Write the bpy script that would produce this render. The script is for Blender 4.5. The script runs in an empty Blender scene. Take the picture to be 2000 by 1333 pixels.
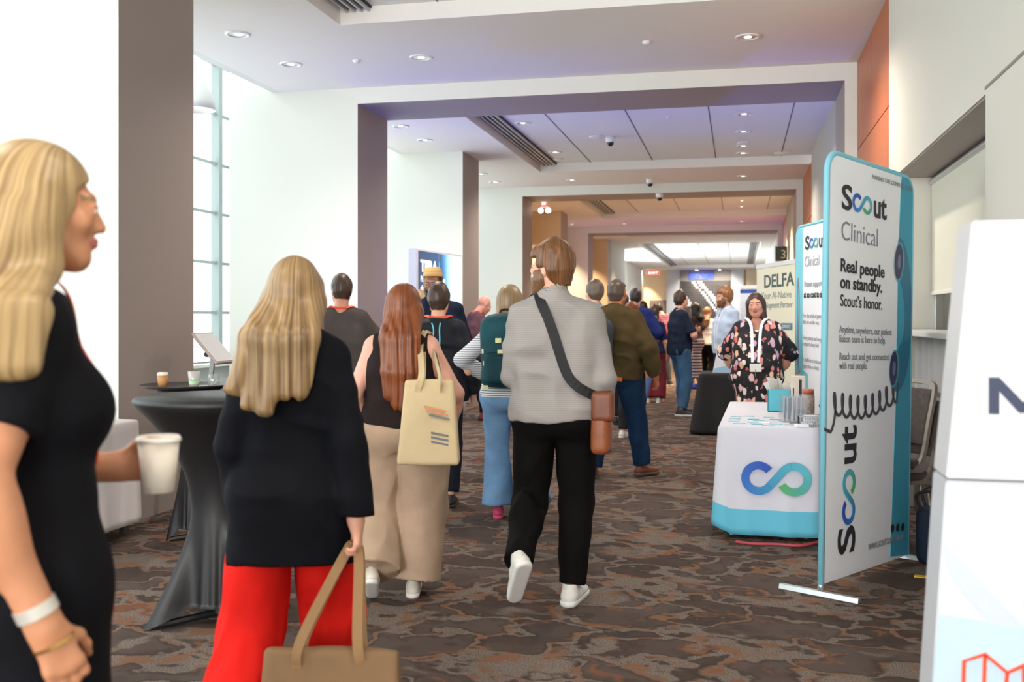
import bpy, bmesh, math, random
import numpy as np
from mathutils import Vector, Matrix, Euler, Quaternion

sc = bpy.context.scene
COL = sc.collection
R = math.radians
PI = math.pi

# ------------------------------------------------------------------ camera
cam_d = bpy.data.cameras.new('camera')
cam = bpy.data.objects.new('camera', cam_d)
COL.objects.link(cam)
cam.location = (0, 0, 1.45)
cam.rotation_euler = (R(90), 0, R(12.5))
cam_d.sensor_width = 36
cam_d.lens = 36.0
cam_d.shift_y = -0.0223          # level camera with a small vertical lens shift
cam_d.clip_start = 0.05
cam_d.clip_end = 300
cam_d.dof.use_dof = True
cam_d.dof.focus_distance = 6.6
cam_d.dof.aperture_fstop = 3.2
sc.camera = cam

# ------------------------------------------------------------------ daylight
wd = bpy.data.worlds.new('sky')
sc.world = wd
wd.use_nodes = True
bg = wd.node_tree.nodes['Background']
bg.inputs[0].default_value = (0.93, 0.97, 1.0, 1)
bg.inputs[1].default_value = 1.3


def area(name, loc, rot, sx, sy, power, col=(1, 1, 1)):
    l = bpy.data.lights.new(name, 'AREA')
    l.shape = 'RECTANGLE'
    l.size, l.size_y = sx, sy
    l.energy = power
    l.color = col
    o = bpy.data.objects.new(name, l)
    COL.objects.link(o)
    o.location = loc
    o.rotation_euler = rot
    return o


# overcast daylight outside the curtain wall on the left side of the hall and at the far lounge
area('window_daylight', (-7.2, 5.0, 3.1), (0, R(-90), 0), 5.6, 29.0, 420, (0.95, 0.98, 1.0))
area('window_daylight', (-7.2, 46.0, 2.6), (0, R(-90), 0), 4.6, 20.0, 3600, (0.92, 0.96, 1.0))
# fill light added behind the camera; no window is built there
area('rear_fill', (-1.7, -9.2, 2.3), (R(90), 0, 0), 6.5, 3.6, 620, (1.0, 0.98, 0.95))


def spot(name, loc, tgt, power, col, ang=90, blend=.6, size=.05):
    l = bpy.data.lights.new(name, 'SPOT')
    l.energy = power
    l.color = col
    l.spot_size = R(ang)
    l.spot_blend = blend
    l.shadow_soft_size = size
    o = bpy.data.objects.new(name, l)
    COL.objects.link(o)
    o.location = loc
    o.rotation_euler = (Vector(tgt) - Vector(loc)).to_track_quat('-Z', 'Y').to_euler()
    return o


sc.view_settings.view_transform = 'Standard'
sc.view_settings.look = 'None'
sc.view_settings.gamma = 1
sc.view_settings.use_curve_mapping = False
sc.view_settings.exposure = 1.0


# ------------------------------------------------------------------ colours and materials
def lin(h):
    if isinstance(h, str):
        h = h.lstrip('#')
        v = [int(h[i:i + 2], 16) / 255 for i in (0, 2, 4)]
    else:
        v = [c / 255 for c in h]
    return tuple((c / 12.92 if c <= .04045 else ((c + .055) / 1.055) ** 2.4) for c in v) + (1,)


_m = {}


def mat(name, col, rough=.6, metal=0, var=0, vscale=6, bump=0, bscale=200, emis=0, stretch=None, sheen=0, spec=.5):
    """procedural principled material: base colour with optional noise variation and bump"""
    if name in _m:
        return _m[name]
    m = bpy.data.materials.new(name)
    m.use_nodes = True
    nt = m.node_tree
    b = nt.nodes['Principled BSDF']
    c = lin(col)
    b.inputs['Base Color'].default_value = c
    b.inputs['Roughness'].default_value = rough
    b.inputs['Metallic'].default_value = metal
    b.inputs['Specular IOR Level'].default_value = spec
    if sheen:
        b.inputs['Sheen Weight'].default_value = sheen
    if emis:
        b.inputs['Emission Color'].default_value = c
        b.inputs['Emission Strength'].default_value = emis
    tc = None
    if var or bump:
        tc = nt.nodes.new('ShaderNodeTexCoord')
        mp = nt.nodes.new('ShaderNodeMapping')
        nt.links.new(tc.outputs['Object'], mp.inputs[0])
        if stretch:
            mp.inputs['Scale'].default_value = stretch
    if var:
        n = nt.nodes.new('ShaderNodeTexNoise')
        n.inputs['Scale'].default_value = vscale
        n.inputs['Detail'].default_value = 4
        nt.links.new(mp.outputs[0], n.inputs['Vector'])
        rp = nt.nodes.new('ShaderNodeValToRGB')
        lo = tuple(max(0, x * (1 - var)) for x in c[:3]) + (1,)
        hi = tuple(min(1, x * (1 + var)) for x in c[:3]) + (1,)
        rp.color_ramp.elements[0].color = lo
        rp.color_ramp.elements[1].color = hi
        rp.color_ramp.elements[0].position = .3
        rp.color_ramp.elements[1].position = .7
        nt.links.new(n.outputs['Fac'], rp.inputs[0])
        nt.links.new(rp.outputs[0], b.inputs['Base Color'])
    if bump:
        n2 = nt.nodes.new('ShaderNodeTexNoise')
        n2.inputs['Scale'].default_value = bscale
        n2.inputs['Detail'].default_value = 2
        nt.links.new(mp.outputs[0], n2.inputs['Vector'])
        bp = nt.nodes.new('ShaderNodeBump')
        bp.inputs['Strength'].default_value = bump
        bp.inputs['Distance'].default_value = .01
        nt.links.new(n2.outputs['Fac'], bp.inputs['Height'])
        nt.links.new(bp.outputs[0], b.inputs['Normal'])
    _m[name] = m
    return m


def stripes(name, a, b_, axis, freq, rough=.8, duty=.5):
    if name in _m:
        return _m[name]
    m = mat(name, a, rough)
    nt = m.node_tree
    b = nt.nodes['Principled BSDF']
    tc = nt.nodes.new('ShaderNodeTexCoord')
    sp = nt.nodes.new('ShaderNodeSeparateXYZ')
    nt.links.new(tc.outputs['Object'], sp.inputs[0])
    mu = nt.nodes.new('ShaderNodeMath'); mu.operation = 'MULTIPLY'; mu.inputs[1].default_value = freq
    nt.links.new(sp.outputs[axis], mu.inputs[0])
    fr = nt.nodes.new('ShaderNodeMath'); fr.operation = 'FRACT'
    nt.links.new(mu.outputs[0], fr.inputs[0])
    gt = nt.nodes.new('ShaderNodeMath'); gt.operation = 'GREATER_THAN'; gt.inputs[1].default_value = duty
    nt.links.new(fr.outputs[0], gt.inputs[0])
    mx = nt.nodes.new('ShaderNodeMix'); mx.data_type = 'RGBA'
    nt.links.new(gt.outputs[0], mx.inputs[0])
    mx.inputs[6].default_value = lin(a)
    mx.inputs[7].default_value = lin(b_)
    nt.links.new(mx.outputs[2], b.inputs['Base Color'])
    return m


def glassy(name, tint=(1, 1, 1), refl=.12, rough=.02, body=0, bodycol='#ffffff'):
    """thin clear glass or plastic: light passes straight through, a little is reflected"""
    if name in _m:
        return _m[name]
    m = bpy.data.materials.new(name)
    m.use_nodes = True
    nt = m.node_tree
    nt.nodes.clear()
    out = nt.nodes.new('ShaderNodeOutputMaterial')
    tr = nt.nodes.new('ShaderNodeBsdfTransparent')
    tr.inputs[0].default_value = tuple(tint) + (1,)
    gl = nt.nodes.new('ShaderNodeBsdfGlossy')
    gl.inputs['Roughness'].default_value = rough
    mx = nt.nodes.new('ShaderNodeMixShader')
    mx.inputs[0].default_value = refl
    nt.links.new(tr.outputs[0], mx.inputs[1])
    nt.links.new(gl.outputs[0], mx.inputs[2])
    last = mx
    if body:
        df = nt.nodes.new('ShaderNodeBsdfDiffuse')
        df.inputs[0].default_value = lin(bodycol)
        m2 = nt.nodes.new('ShaderNodeMixShader')
        m2.inputs[0].default_value = body
        nt.links.new(mx.outputs[0], m2.inputs[1])
        nt.links.new(df.outputs[0], m2.inputs[2])
        last = m2
    nt.links.new(last.outputs[0], out.inputs[0])
    _m[name] = m
    return m


# ------------------------------------------------------------------ object helpers
def link(name, me, mats=None, parent=None, loc=(0, 0, 0), rot=(0, 0, 0), smooth=False):
    o = bpy.data.objects.new(name, me)
    COL.objects.link(o)
    o.location = loc
    o.rotation_euler = rot
    if mats is not None:
        for m in (mats if isinstance(mats, (list, tuple)) else [mats]):
            me.materials.append(m)
    if parent is not None:
        o.parent = parent
    if smooth:
        me.polygons.foreach_set('use_smooth', [True] * len(me.polygons))
    return o


def tag(o, label, cat, group=None, kind=None):
    o['label'] = label
    o['category'] = cat
    if group:
        o['group'] = group
    if kind:
        o['kind'] = kind
    return o


def root(name, label, cat, loc=(0, 0, 0), rz=0, group=None):
    o = bpy.data.objects.new(name, None)
    o.empty_display_size = .1
    COL.objects.link(o)
    o.location = loc
    o.rotation_euler = (0, 0, rz)
    return tag(o, label, cat, group)


def struct(o):
    o['kind'] = 'structure'
    return o


def copy_tree(o, parent=None, loc=None, rz=None, label=None, group=None):
    c = o.copy()
    COL.objects.link(c)
    if parent is not None:
        c.parent = parent
    if loc is not None:
        c.location = loc
    if rz is not None:
        c.rotation_euler = (0, 0, rz)
    if label:
        c['label'] = label
    if group:
        c['group'] = group
    for ch in list(o.children):
        copy_tree(ch, c)
    return c


def bm_mesh(bm, name='m', recalc=True):
    if recalc:
        bmesh.ops.recalc_face_normals(bm, faces=bm.faces[:])
    me = bpy.data.meshes.new(name)
    bm.to_mesh(me)
    bm.free()
    return me


def bbox(bm, c, s, rot=None, mi=0):
    """axis box centred at c with full size s"""
    M = Matrix.Translation(c)
    if rot is not None:
        M = M @ (rot.to_4x4() if not isinstance(rot, Euler) else rot.to_matrix().to_4x4())
    vs = []
    for z in (-.5, .5):
        for x, y in ((-.5, -.5), (.5, -.5), (.5, .5), (-.5, .5)):
            vs.append(bm.verts.new(M @ Vector((x * s[0], y * s[1], z * s[2]))))
    fs = []
    for f in ((3, 2, 1, 0), (4, 5, 6, 7), (0, 1, 5, 4), (1, 2, 6, 5), (2, 3, 7, 6), (3, 0, 4, 7)):
        fc = bm.faces.new([vs[i] for i in f])
        fc.material_index = mi
        fs.append(fc)
    return vs, fs


def boxes(items, bevel=0):
    """items: (cx,cy,cz,sx,sy,sz[,mi]) -> one mesh"""
    bm = bmesh.new()
    for it in items:
        bbox(bm, it[:3], it[3:6], mi=(it[6] if len(it) > 6 else 0))
    if bevel:
        bmesh.ops.bevel(bm, geom=bm.edges[:], offset=bevel, segments=2, affect='EDGES', profile=.5)
    return bm_mesh(bm)


def span(x0, x1, y0, y1, z0, z1, mi=0):
    return ((x0 + x1) / 2, (y0 + y1) / 2, (z0 + z1) / 2, x1 - x0, y1 - y0, z1 - z0, mi)


def lathe(profile, n=32, mi=None):
    """profile [(r,z)...] -> closed of revolution"""
    bm = bmesh.new()
    rings = []
    for r, z in profile:
        if r < 1e-5:
            rings.append([bm.verts.new((0, 0, z))])
        else:
            rings.append([bm.verts.new((r * math.cos(2 * PI * k / n), r * math.sin(2 * PI * k / n), z)) for k in range(n)])
    for i in range(len(rings) - 1):
        a, b = rings[i], rings[i + 1]
        for k in range(n):
            k2 = (k + 1) % n
            if len(a) == 1 and len(b) == 1:
                continue
            if len(a) == 1:
                f = bm.faces.new((a[0], b[k2], b[k]))
            elif len(b) == 1:
                f = bm.faces.new((a[k], a[k2], b[0]))
            else:
                f = bm.faces.new((a[k], a[k2], b[k2], b[k]))
            if mi:
                f.material_index = mi[i]
    return bm_mesh(bm)


def sweep(path, prof, closed=False, up=(0, 0, 1), ups=None, cap=True):
    """sweep a closed 2-D profile [(side, up)] along path"""
    bm = bmesh.new()
    path = [Vector(p) for p in path]
    n = len(path)
    rings = []
    prev = None
    for i, p in enumerate(path):
        if closed:
            t = path[(i + 1) % n] - path[i - 1]
        else:
            t = path[min(i + 1, n - 1)] - path[max(i - 1, 0)]
        if t.length < 1e-9:
            t = Vector((0, 0, 1))
        t.normalize()
        if ups is not None:
            u = Vector(ups[i])
        elif prev is not None:
            u = prev
        else:
            u = Vector(up)
        s = t.cross(u)
        if s.length < 1e-4:
            s = t.cross(Vector((1, .3, .1)))
        s.normalize()
        u = s.cross(t).normalized()
        if ups is None:
            prev = u
        rings.append([bm.verts.new(p + s * a + u * b) for a, b in prof])
    m = len(prof)
    for i in range(n if closed else n - 1):
        a, b = rings[i], rings[(i + 1) % n]
        for k in range(m):
            bm.faces.new((a[k], a[(k + 1) % m], b[(k + 1) % m], b[k]))
    if cap and not closed:
        bm.faces.new(rings[0][::-1])
        bm.faces.new(rings[-1])
    return bm_mesh(bm)


def circ(r, n=10, ry=None):
    return [(r * math.cos(2 * PI * k / n), (ry or r) * math.sin(2 * PI * k / n)) for k in range(n)]


def rect(w, t):
    return [(-w / 2, -t / 2), (w / 2, -t / 2), (w / 2, t / 2), (-w / 2, t / 2)]


def spline(pts, k=8, closed=False):
    """Catmull-Rom through pts"""
    P = [Vector(p) for p in pts]
    n = len(P)
    out = []
    rng = range(n if closed else n - 1)
    for i in rng:
        if closed:
            a, b, c, d = P[(i - 1) % n], P[i], P[(i + 1) % n], P[(i + 2) % n]
        else:
            a, b, c, d = P[max(i - 1, 0)], P[i], P[i + 1], P[min(i + 2, n - 1)]
        for j in range(k):
            t = j / k
            out.append(.5 * ((2 * b) + (c - a) * t + (2 * a - 5 * b + 4 * c - d) * t * t + (3 * b - a - 3 * c + d) * t ** 3))
    if not closed:
        out.append(P[-1])
    return out


def tube(pts, r, n=10, closed=False, k=8, smooth=True):
    return sweep(spline(pts, k, closed) if smooth else pts, circ(r, n), closed)


def extrude_poly(poly, depth, bevel=0):
    """poly in local XZ, extruded along +Y by depth"""
    bm = bmesh.new()
    a = [bm.verts.new((x, 0, z)) for x, z in poly]
    b = [bm.verts.new((x, depth, z)) for x, z in poly]
    bm.faces.new(a)
    bm.faces.new(b[::-1])
    n = len(poly)
    for i in range(n):
        bm.faces.new((a[i], a[(i + 1) % n], b[(i + 1) % n], b[i]))
    if bevel:
        bmesh.ops.recalc_face_normals(bm, faces=bm.faces[:])
        bmesh.ops.bevel(bm, geom=bm.edges[:], offset=bevel, segments=2, affect='EDGES')
    return bm_mesh(bm)


def round_rect(w, h, r, n=8, x0=0, z0=0, corners=(1, 1, 1, 1)):
    """outline starting bottom-left, counter-clockwise; corners bl br tr tl"""
    out = []
    for (cx, cz, a0, use) in ((x0 + r, z0 + r, 180, corners[0]), (x0 + w - r, z0 + r, 270, corners[1]),
                              (x0 + w - r, z0 + h - r, 0, corners[2]), (x0 + r, z0 + h - r, 90, corners[3])):
        if not use:
            sx = -1 if a0 in (180, 90) else 1
            sz = -1 if a0 in (180, 270) else 1
            out.append((cx + sx * r, cz + sz * r))
            continue
        for k in range(n + 1):
            a = R(a0 + 90 * k / n)
            out.append((cx + r * math.cos(a), cz + r * math.sin(a)))
    return out


def lettering(txt, size, m, parent, loc, rot, bold=0, align='LEFT', width=None, depth=.001, name='lettering', spacing=1):
    """text as a thin mesh lying in local XZ of its parent (reads along +X, facing -Y) before rot"""
    cu = bpy.data.curves.new('t', 'FONT')
    cu.body = txt
    cu.size = size
    cu.align_x = align
    cu.extrude = depth
    cu.offset = bold
    cu.space_character = spacing
    cu.resolution_u = 4
    to = bpy.data.objects.new('t', cu)
    COL.objects.link(to)
    dg = bpy.context.evaluated_depsgraph_get()
    me = bpy.data.meshes.new_from_object(to.evaluated_get(dg))
    bpy.data.objects.remove(to)
    n = len(me.vertices)
    co = np.empty(n * 3, np.float32)
    me.vertices.foreach_get('co', co)
    co = co.reshape(-1, 3)
    if width and n:
        w = co[:, 0].max() - co[:, 0].min()
        co[:, 0] *= width / w
    out = np.stack([co[:, 0], -co[:, 2], co[:, 1]], 1)
    me.vertices.foreach_set('co', out.ravel())
    me.materials.clear()
    return link(name, me, m, parent, loc, rot)


def infinity_mark(s, n=120, w=.36, depth=.002):
    """the open 'c' that runs into an 'o': an infinity ribbon, local XZ, x from 0 to 4s; attribute 'along' 0..1"""
    c1, c2 = (1 - .02, 0), (3 + .0, 0)
    rad = 1 - w / 2
    P = []
    for k in range(40):                                    # the c from its top right end, anticlockwise to the lower right
        a = R(38 + (320 - 38) * k / 39)
        P.append((c1[0] + rad * math.cos(a), c1[1] + rad * math.sin(a)))
    q0 = P[-1]
    a1 = R(140)
    q3 = (c2[0] + rad * math.cos(a1), c2[1] + rad * math.sin(a1))
    t0 = (math.cos(R(320 + 90)), math.sin(R(320 + 90)))
    t3 = (math.cos(R(50)), math.sin(R(50)))
    L = math.hypot(q3[0] - q0[0], q3[1] - q0[1]) / 3
    for k in range(1, 20):
        t = k / 20
        b0, b1, b2, b3 = (1 - t) ** 3, 3 * t * (1 - t) ** 2, 3 * t * t * (1 - t), t ** 3
        P.append(tuple(b0 * q0[i] + b1 * (q0[i] + t0[i] * L) + b2 * (q3[i] - t3[i] * L) + b3 * q3[i] for i in (0, 1)))
    for k in range(50):                                    # round the o, clockwise
        a = R(140 - (140 + 152) * k / 49)
        P.append((c2[0] + rad * math.cos(a), c2[1] + rad * math.sin(a)))
    P = [Vector((x * s, 0, z * s)) for x, z in P]
    cu = [0]
    for i in range(1, len(P)):
        cu.append(cu[-1] + (P[i] - P[i - 1]).length)
    bm = bmesh.new()
    rows = []
    for i, p in enumerate(P):
        t = (P[min(i + 1, len(P) - 1)] - P[max(i - 1, 0)]).normalized()
        nn = Vector((-t.z, 0, t.x)) * (w * s / 2)
        lift = -depth * (1 + cu[i] / cu[-1] * .0) - (depth if 40 <= i < 66 else 0)
        rows.append([bm.verts.new(p + nn + Vector((0, lift, 0))), bm.verts.new(p - nn + Vector((0, lift, 0))),
                     bm.verts.new(p - nn), bm.verts.new(p + nn)])
    for i in range(len(P) - 1):
        a, b = rows[i], rows[i + 1]
        for k in range(4):
            bm.faces.new((a[k], a[(k + 1) % 4], b[(k + 1) % 4], b[k]))
    bm.faces.new(rows[0])
    bm.faces.new(rows[-1][::-1])
    me = bm_mesh(bm)
    at = me.attributes.new('along', 'FLOAT', 'POINT')
    at.data.foreach_set('value', [cu[i // 4] / cu[-1] for i in range(len(me.vertices))])
    return me


def ramp_attr(name, stops, attr='along', rough=.6, coord=None):
    if name in _m:
        return _m[name]
    m = mat(name, '#ffffff', rough)
    nt = m.node_tree
    rp = nt.nodes.new('ShaderNodeValToRGB')
    if attr:
        a = nt.nodes.new('ShaderNodeAttribute')
        a.attribute_name = attr
        nt.links.new(a.outputs['Fac'], rp.inputs[0])
    while len(rp.color_ramp.elements) < len(stops):
        rp.color_ramp.elements.new(.5)
    for e, (p, c) in zip(rp.color_ramp.elements, stops):
        e.position = p
        e.color = lin(c)
    nt.links.new(rp.outputs[0], nt.nodes['Principled BSDF'].inputs['Base Color'])
    return m
# ================================================================== the hall
M_white = mat('wall_paint_white', '#dbdcd6', .7, bump=.02, bscale=300)
M_cream = mat('wall_paint_cream', '#d5d1c6', .65, bump=.02, bscale=300)
M_greywall = mat('wall_panel_grey', '#b4b2ac', .65)
M_taupe = mat('reveal_taupe', '#9d918b', .6, bump=.02, bscale=300)
M_tan = mat('wall_paint_tan', '#d9c3a5', .7)
M_ceil = mat('ceiling_paint', '#e9e5e2', .8)
M_tile = mat('ceiling_tile', '#e6e5e6', .85, bump=.05, bscale=400)
M_joint = mat('ceiling_joint', '#6d6a6a', .9)
M_black = mat('black_slot', '#1a191a', .6)
M_slat = mat('diffuser_slat', '#b9b9bb', .4, .3)
M_chrome = mat('chrome_reflector', '#cfd0d4', .12, 1)
M_lens = mat('lamp_lens', '#fff1da', .3, emis=2.2)
M_whiteplastic = mat('white_plastic', '#e6e6e6', .4)
M_alu = mat('aluminium', '#c9ced0', .35, .8)
M_mull = mat('mullion_paint', '#8f9a9a', .4)
M_pane = glassy('window_glass', (.97, 1, .99), .06)


def carpet_material():
    m = mat('carpet_pebbles', '#5f524d', .95, spec=.1)
    nt = m.node_tree
    b = nt.nodes['Principled BSDF']
    L = nt.links.new
    tc = nt.nodes.new('ShaderNodeTexCoord')

    def mapping(scale, rot=0):
        mp = nt.nodes.new('ShaderNodeMapping')
        mp.inputs['Scale'].default_value = scale
        mp.inputs['Rotation'].default_value = (0, 0, rot)
        return mp

    def noise(vec, scale, detail=3, dist=0):
        n = nt.nodes.new('ShaderNodeTexNoise')
        n.inputs['Scale'].default_value = scale
        n.inputs['Detail'].default_value = detail
        n.inputs['Distortion'].default_value = dist
        L(vec, n.inputs['Vector'])
        return n

    def math_(op, a, b_=None, clamp=False):
        n = nt.nodes.new('ShaderNodeMath')
        n.operation = op
        n.use_clamp = clamp
        for i, x in enumerate((a, b_)):
            if x is None:
                continue
            if isinstance(x, (int, float)):
                n.inputs[i].default_value = x
            else:
                L(x, n.inputs[i])
        return n.outputs[0]

    def ramp(v, stops):
        rp = nt.nodes.new('ShaderNodeValToRGB')
        while len(rp.color_ramp.elements) < len(stops):
            rp.color_ramp.elements.new(.5)
        for e, (p, c) in zip(rp.color_ramp.elements, stops):
            e.position = p
            e.color = (c, c, c, 1) if isinstance(c, (int, float)) else lin(c)
        L(v, rp.inputs[0])
        return rp.outputs[0]

    def mix(f, a, c):
        mx = nt.nodes.new('ShaderNodeMix')
        mx.data_type = 'RGBA'
        L(f, mx.inputs[0])
        for i, x in ((6, a), (7, c)):
            if isinstance(x, str):
                mx.inputs[i].default_value = lin(x)
            else:
                L(x, mx.inputs[i])
        return mx.outputs[2]

    mp = mapping((2.5, 3.1, 1), R(28))
    L(tc.outputs['Object'], mp.inputs[0])
    warp = noise(mp.outputs[0], 1.2, 4)
    va = nt.nodes.new('ShaderNodeVectorMath'); va.operation = 'MULTIPLY_ADD'
    L(warp.outputs['Color'], va.inputs[0]); va.inputs[1].default_value = (2.3, 2.3, 0)
    L(mp.outputs[0], va.inputs[2])
    # pebble shapes
    vo = nt.nodes.new('ShaderNodeTexVoronoi'); vo.feature = 'DISTANCE_TO_EDGE'; vo.inputs['Scale'].default_value = 1.0
    L(va.outputs[0], vo.inputs['Vector'])
    vc = nt.nodes.new('ShaderNodeTexVoronoi'); vc.inputs['Scale'].default_value = 1.0
    L(va.outputs[0], vc.inputs['Vector'])
    fine = noise(tc.outputs['Object'], 14, 4)
    edge = math_('ADD', vo.outputs['Distance'], math_('MULTIPLY', math_('SUBTRACT', fine.outputs['Fac'], .5), .12))
    pebble = ramp(edge, [(.05, 0.), (.085, 1.)])
    rim = ramp(edge, [(.055, 0.), (.08, 1.), (.11, 1.), (.18, 0.)])
    # inside tone per pebble
    sepc = nt.nodes.new('ShaderNodeSeparateColor')
    L(vc.outputs['Color'], sepc.inputs[0])
    tone = mix(ramp(sepc.outputs[0], [(.45, 0.), (.6, 1.)]), '#51453f', '#5d514b')
    soft = noise(tc.outputs['Object'], 5, 3)
    tone = mix(math_('MULTIPLY', ramp(soft.outputs['Fac'], [(.5, 0.), (.62, 1.)]), .45), tone, '#473b37')
    tone = mix(math_('MULTIPLY', rim, .55), tone, '#41362f')
    # streaky ground between pebbles: grey flecks and rust
    st = noise(mp.outputs[0], 2.4, 2, .4)
    speck = noise(tc.outputs['Object'], 160, 2)
    ground = mix(ramp(speck.outputs['Fac'], [(.42, 0.), (.58, 1.)]), '#5f534c', '#8d8076')
    ground = mix(math_('MULTIPLY', ramp(st.outputs['Fac'], [(.52, 0.), (.60, 1.)]), .7), ground, '#83593f')
    # rust also runs over some pebble parts
    st2 = noise(va.outputs[0], 1.7, 4, .3)
    rust = math_('MULTIPLY', ramp(st2.outputs['Fac'], [(.60, 0.), (.65, 1.)]), .75)
    dk = noise(va.outputs[0], 2.6, 3, .2)
    gap = noise(mp.outputs[0], .9, 3, .5)
    pebble = math_('MULTIPLY', pebble, ramp(gap.outputs['Fac'], [(.36, 0.), (.41, 1.)]))
    col = mix(pebble, ground, tone)
    col = mix(rust, col, '#84573d')
    col = mix(math_('MULTIPLY', ramp(dk.outputs['Fac'], [(.64, 0.), (.69, 1.)]), .45), col, '#42372f')
    pile = noise(tc.outputs['Object'], 420, 2)
    col = mix(math_('MULTIPLY', ramp(pile.outputs['Fac'], [(.4, 1.), (.6, 0.)]), .22), col, '#2e2725')
    L(col, b.inputs['Base Color'])
    bp = nt.nodes.new('ShaderNodeBump')
    bp.inputs['Strength'].default_value = .35
    bp.inputs['Distance'].default_value = .01
    L(pile.outputs['Fac'], bp.inputs['Height'])
    L(bp.outputs[0], b.inputs['Normal'])
    return m


def wood_material():
    m = mat('cherry_veneer', '#b5673f', .45)
    nt = m.node_tree
    b = nt.nodes['Principled BSDF']
    tc = nt.nodes.new('ShaderNodeTexCoord')
    mp = nt.nodes.new('ShaderNodeMapping')
    mp.inputs['Scale'].default_value = (6, 6, .5)
    nt.links.new(tc.outputs['Object'], mp.inputs[0])
    n = nt.nodes.new('ShaderNodeTexNoise')
    n.inputs['Scale'].default_value = 6
    n.inputs['Detail'].default_value = 6
    nt.links.new(mp.outputs[0], n.inputs['Vector'])
    rp = nt.nodes.new('ShaderNodeValToRGB')
    rp.color_ramp.elements[0].color = lin('#a55c38')
    rp.color_ramp.elements[1].color = lin('#bf7147')
    nt.links.new(n.outputs['Fac'], rp.inputs[0])
    nt.links.new(rp.outputs[0], b.inputs['Base Color'])
    return m


M_wood = wood_material()
XL, XR, XW = -4.2, 1.05, 1.17          # jamb plane left, jamb plane right, right wall plane
HC, HT = 4.05, 4.20                    # ceiling, raised ceiling tray
HP = 3.87                              # underside of the portal lintels
FIN = -5.78                            # outer edge of the fins on the window side
WX = -6.4                              # curtain wall plane
TOP = 6.2
T = 1.0                                # portal depth
YS = [6.34, 10.9, 15.4, 19.9, 24.4, 28.95, 33.45]      # fins: even index plain piers, odd index portals
Y0, Y1 = -9.0, 56.0

bm = bmesh.new()
bbox(bm, ((WX + 3.0) / 2 - .6, (Y0 + Y1) / 2, -.05), (3.0 - WX + 1.4, Y1 - Y0, .1))
struct(link('floor', bm_mesh(bm), carpet_material()))


def faced(items):
    """boxes whose ±Y faces take material 0 (white) and all others material 1 (taupe reveal); -X far faces white"""
    bm = bmesh.new()
    for it in items:
        vs, fs = bbox(bm, it[:3], it[3:6])
    bmesh.ops.recalc_face_normals(bm, faces=bm.faces[:])
    for f in bm.faces:
        f.material_index = 0 if abs(f.normal.y) > .5 or (f.normal.x < -.5 and f.calc_center_median().x < FIN + .1) else 1
    me = bpy.data.meshes.new('portal')
    bm.to_mesh(me)
    bm.free()
    return me


tn = 0
for i, y in enumerate(YS):
    tn += 1
    warm = i in (4, 6)
    mw = M_tan if warm else M_white
    if i % 2:       # portal: leg, lintel, right leg
        me = faced([span(FIN, XL, y, y + T, 0, TOP if i < 3 else HC + .3), span(XR, XW + .1, y, y + T, 0, HP),
                    span(XL, XW + .1, y, y + T, HP, HC + .25)])
    else:
        me = faced([span(FIN, XL, y, y + T, 0, TOP if i < 4 else HC + .3)])
    struct(link('trim_%d' % tn, me, [mw, M_taupe]))

# ceiling: flat bands of plaster with raised tile trays between them
TRAYS = [(-9.0, 8.53), (12.35, 17.9), (21.6, 26.6), (30.6, 32.6), (36.0, 53.5)]
TX = -3.45
it = [span(-5.15, TX, Y0, 20.9, HC, HC + .16), span(-5.9, TX, 20.9, Y1, HC, HC + .16)]
prev = None
for a, b in TRAYS:
    if prev is not None:
        it.append(span(TX, XW + .1, prev, a, HC, HC + .16))
    prev = b
it.append(span(TX, XW + .1, prev, Y1, HC, HC + .16))
it.append(span(.75, XW + .1, 36.0, 53.5, HC, HC + .16))
struct(link('ceiling', boxes(it), M_ceil))
it = []
for a, b in TRAYS:
    it.append(span(TX - .05, XW + .1, a - .02, b + .02, HT, HT + .1))
it2 = []
for a, b in TRAYS:
    for x in (-2.55, -1.47, -.39, .69):
        it2.append(span(x - .007, x + .007, a, b, HT - .004, HT + .02, 1))
    yy = math.ceil(a / 4.5) * 4.5
struct(link('ceiling', boxes(it + it2), [M_tile, M_joint]))

# roof over the light slot beside the curtain wall
struct(link('ceiling', boxes([span(WX - .3, -5.1, Y0, 20.9, TOP, TOP + .1), span(-5.25, -5.15, Y0, 20.9, HC, TOP)]), M_white))

# linear slot diffusers along the tray edge
dn = ['long black slot diffuser on the near ceiling tray', 'long black slot diffuser beyond the first portal',
      'black slot diffuser beyond the second portal', 'short black slot diffuser beyond the third portal',
      'black slot diffuser along the window side of the far lounge ceiling']


def diffuser(x0, x1, y0, y1, label):
    x1 = min(x1, .72)
    t = root('slot_diffuser', label, 'air vent', ((x0 + x1) / 2, (y0 + y1) / 2, HT), 0, 'ceiling slot diffusers')
    w, l = x1 - x0, y1 - y0
    link('recess', boxes([(0, 0, -.012, w, l, .02)]), M_black, t)
    nn = 4
    for k in range(nn):
        link('slat', boxes([(-w / 2 + w * (k + .62) / nn, 0, -.035, w / nn * .3, l, .03)]), M_slat, t)


for (a, b), lb in zip(TRAYS, dn):
    diffuser(TX + .03, TX + .30, a + .15, b - .02, lb)
diffuser(.40, .66, 37, 53, 'black slot diffuser on the right of the far lounge ceiling')

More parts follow.
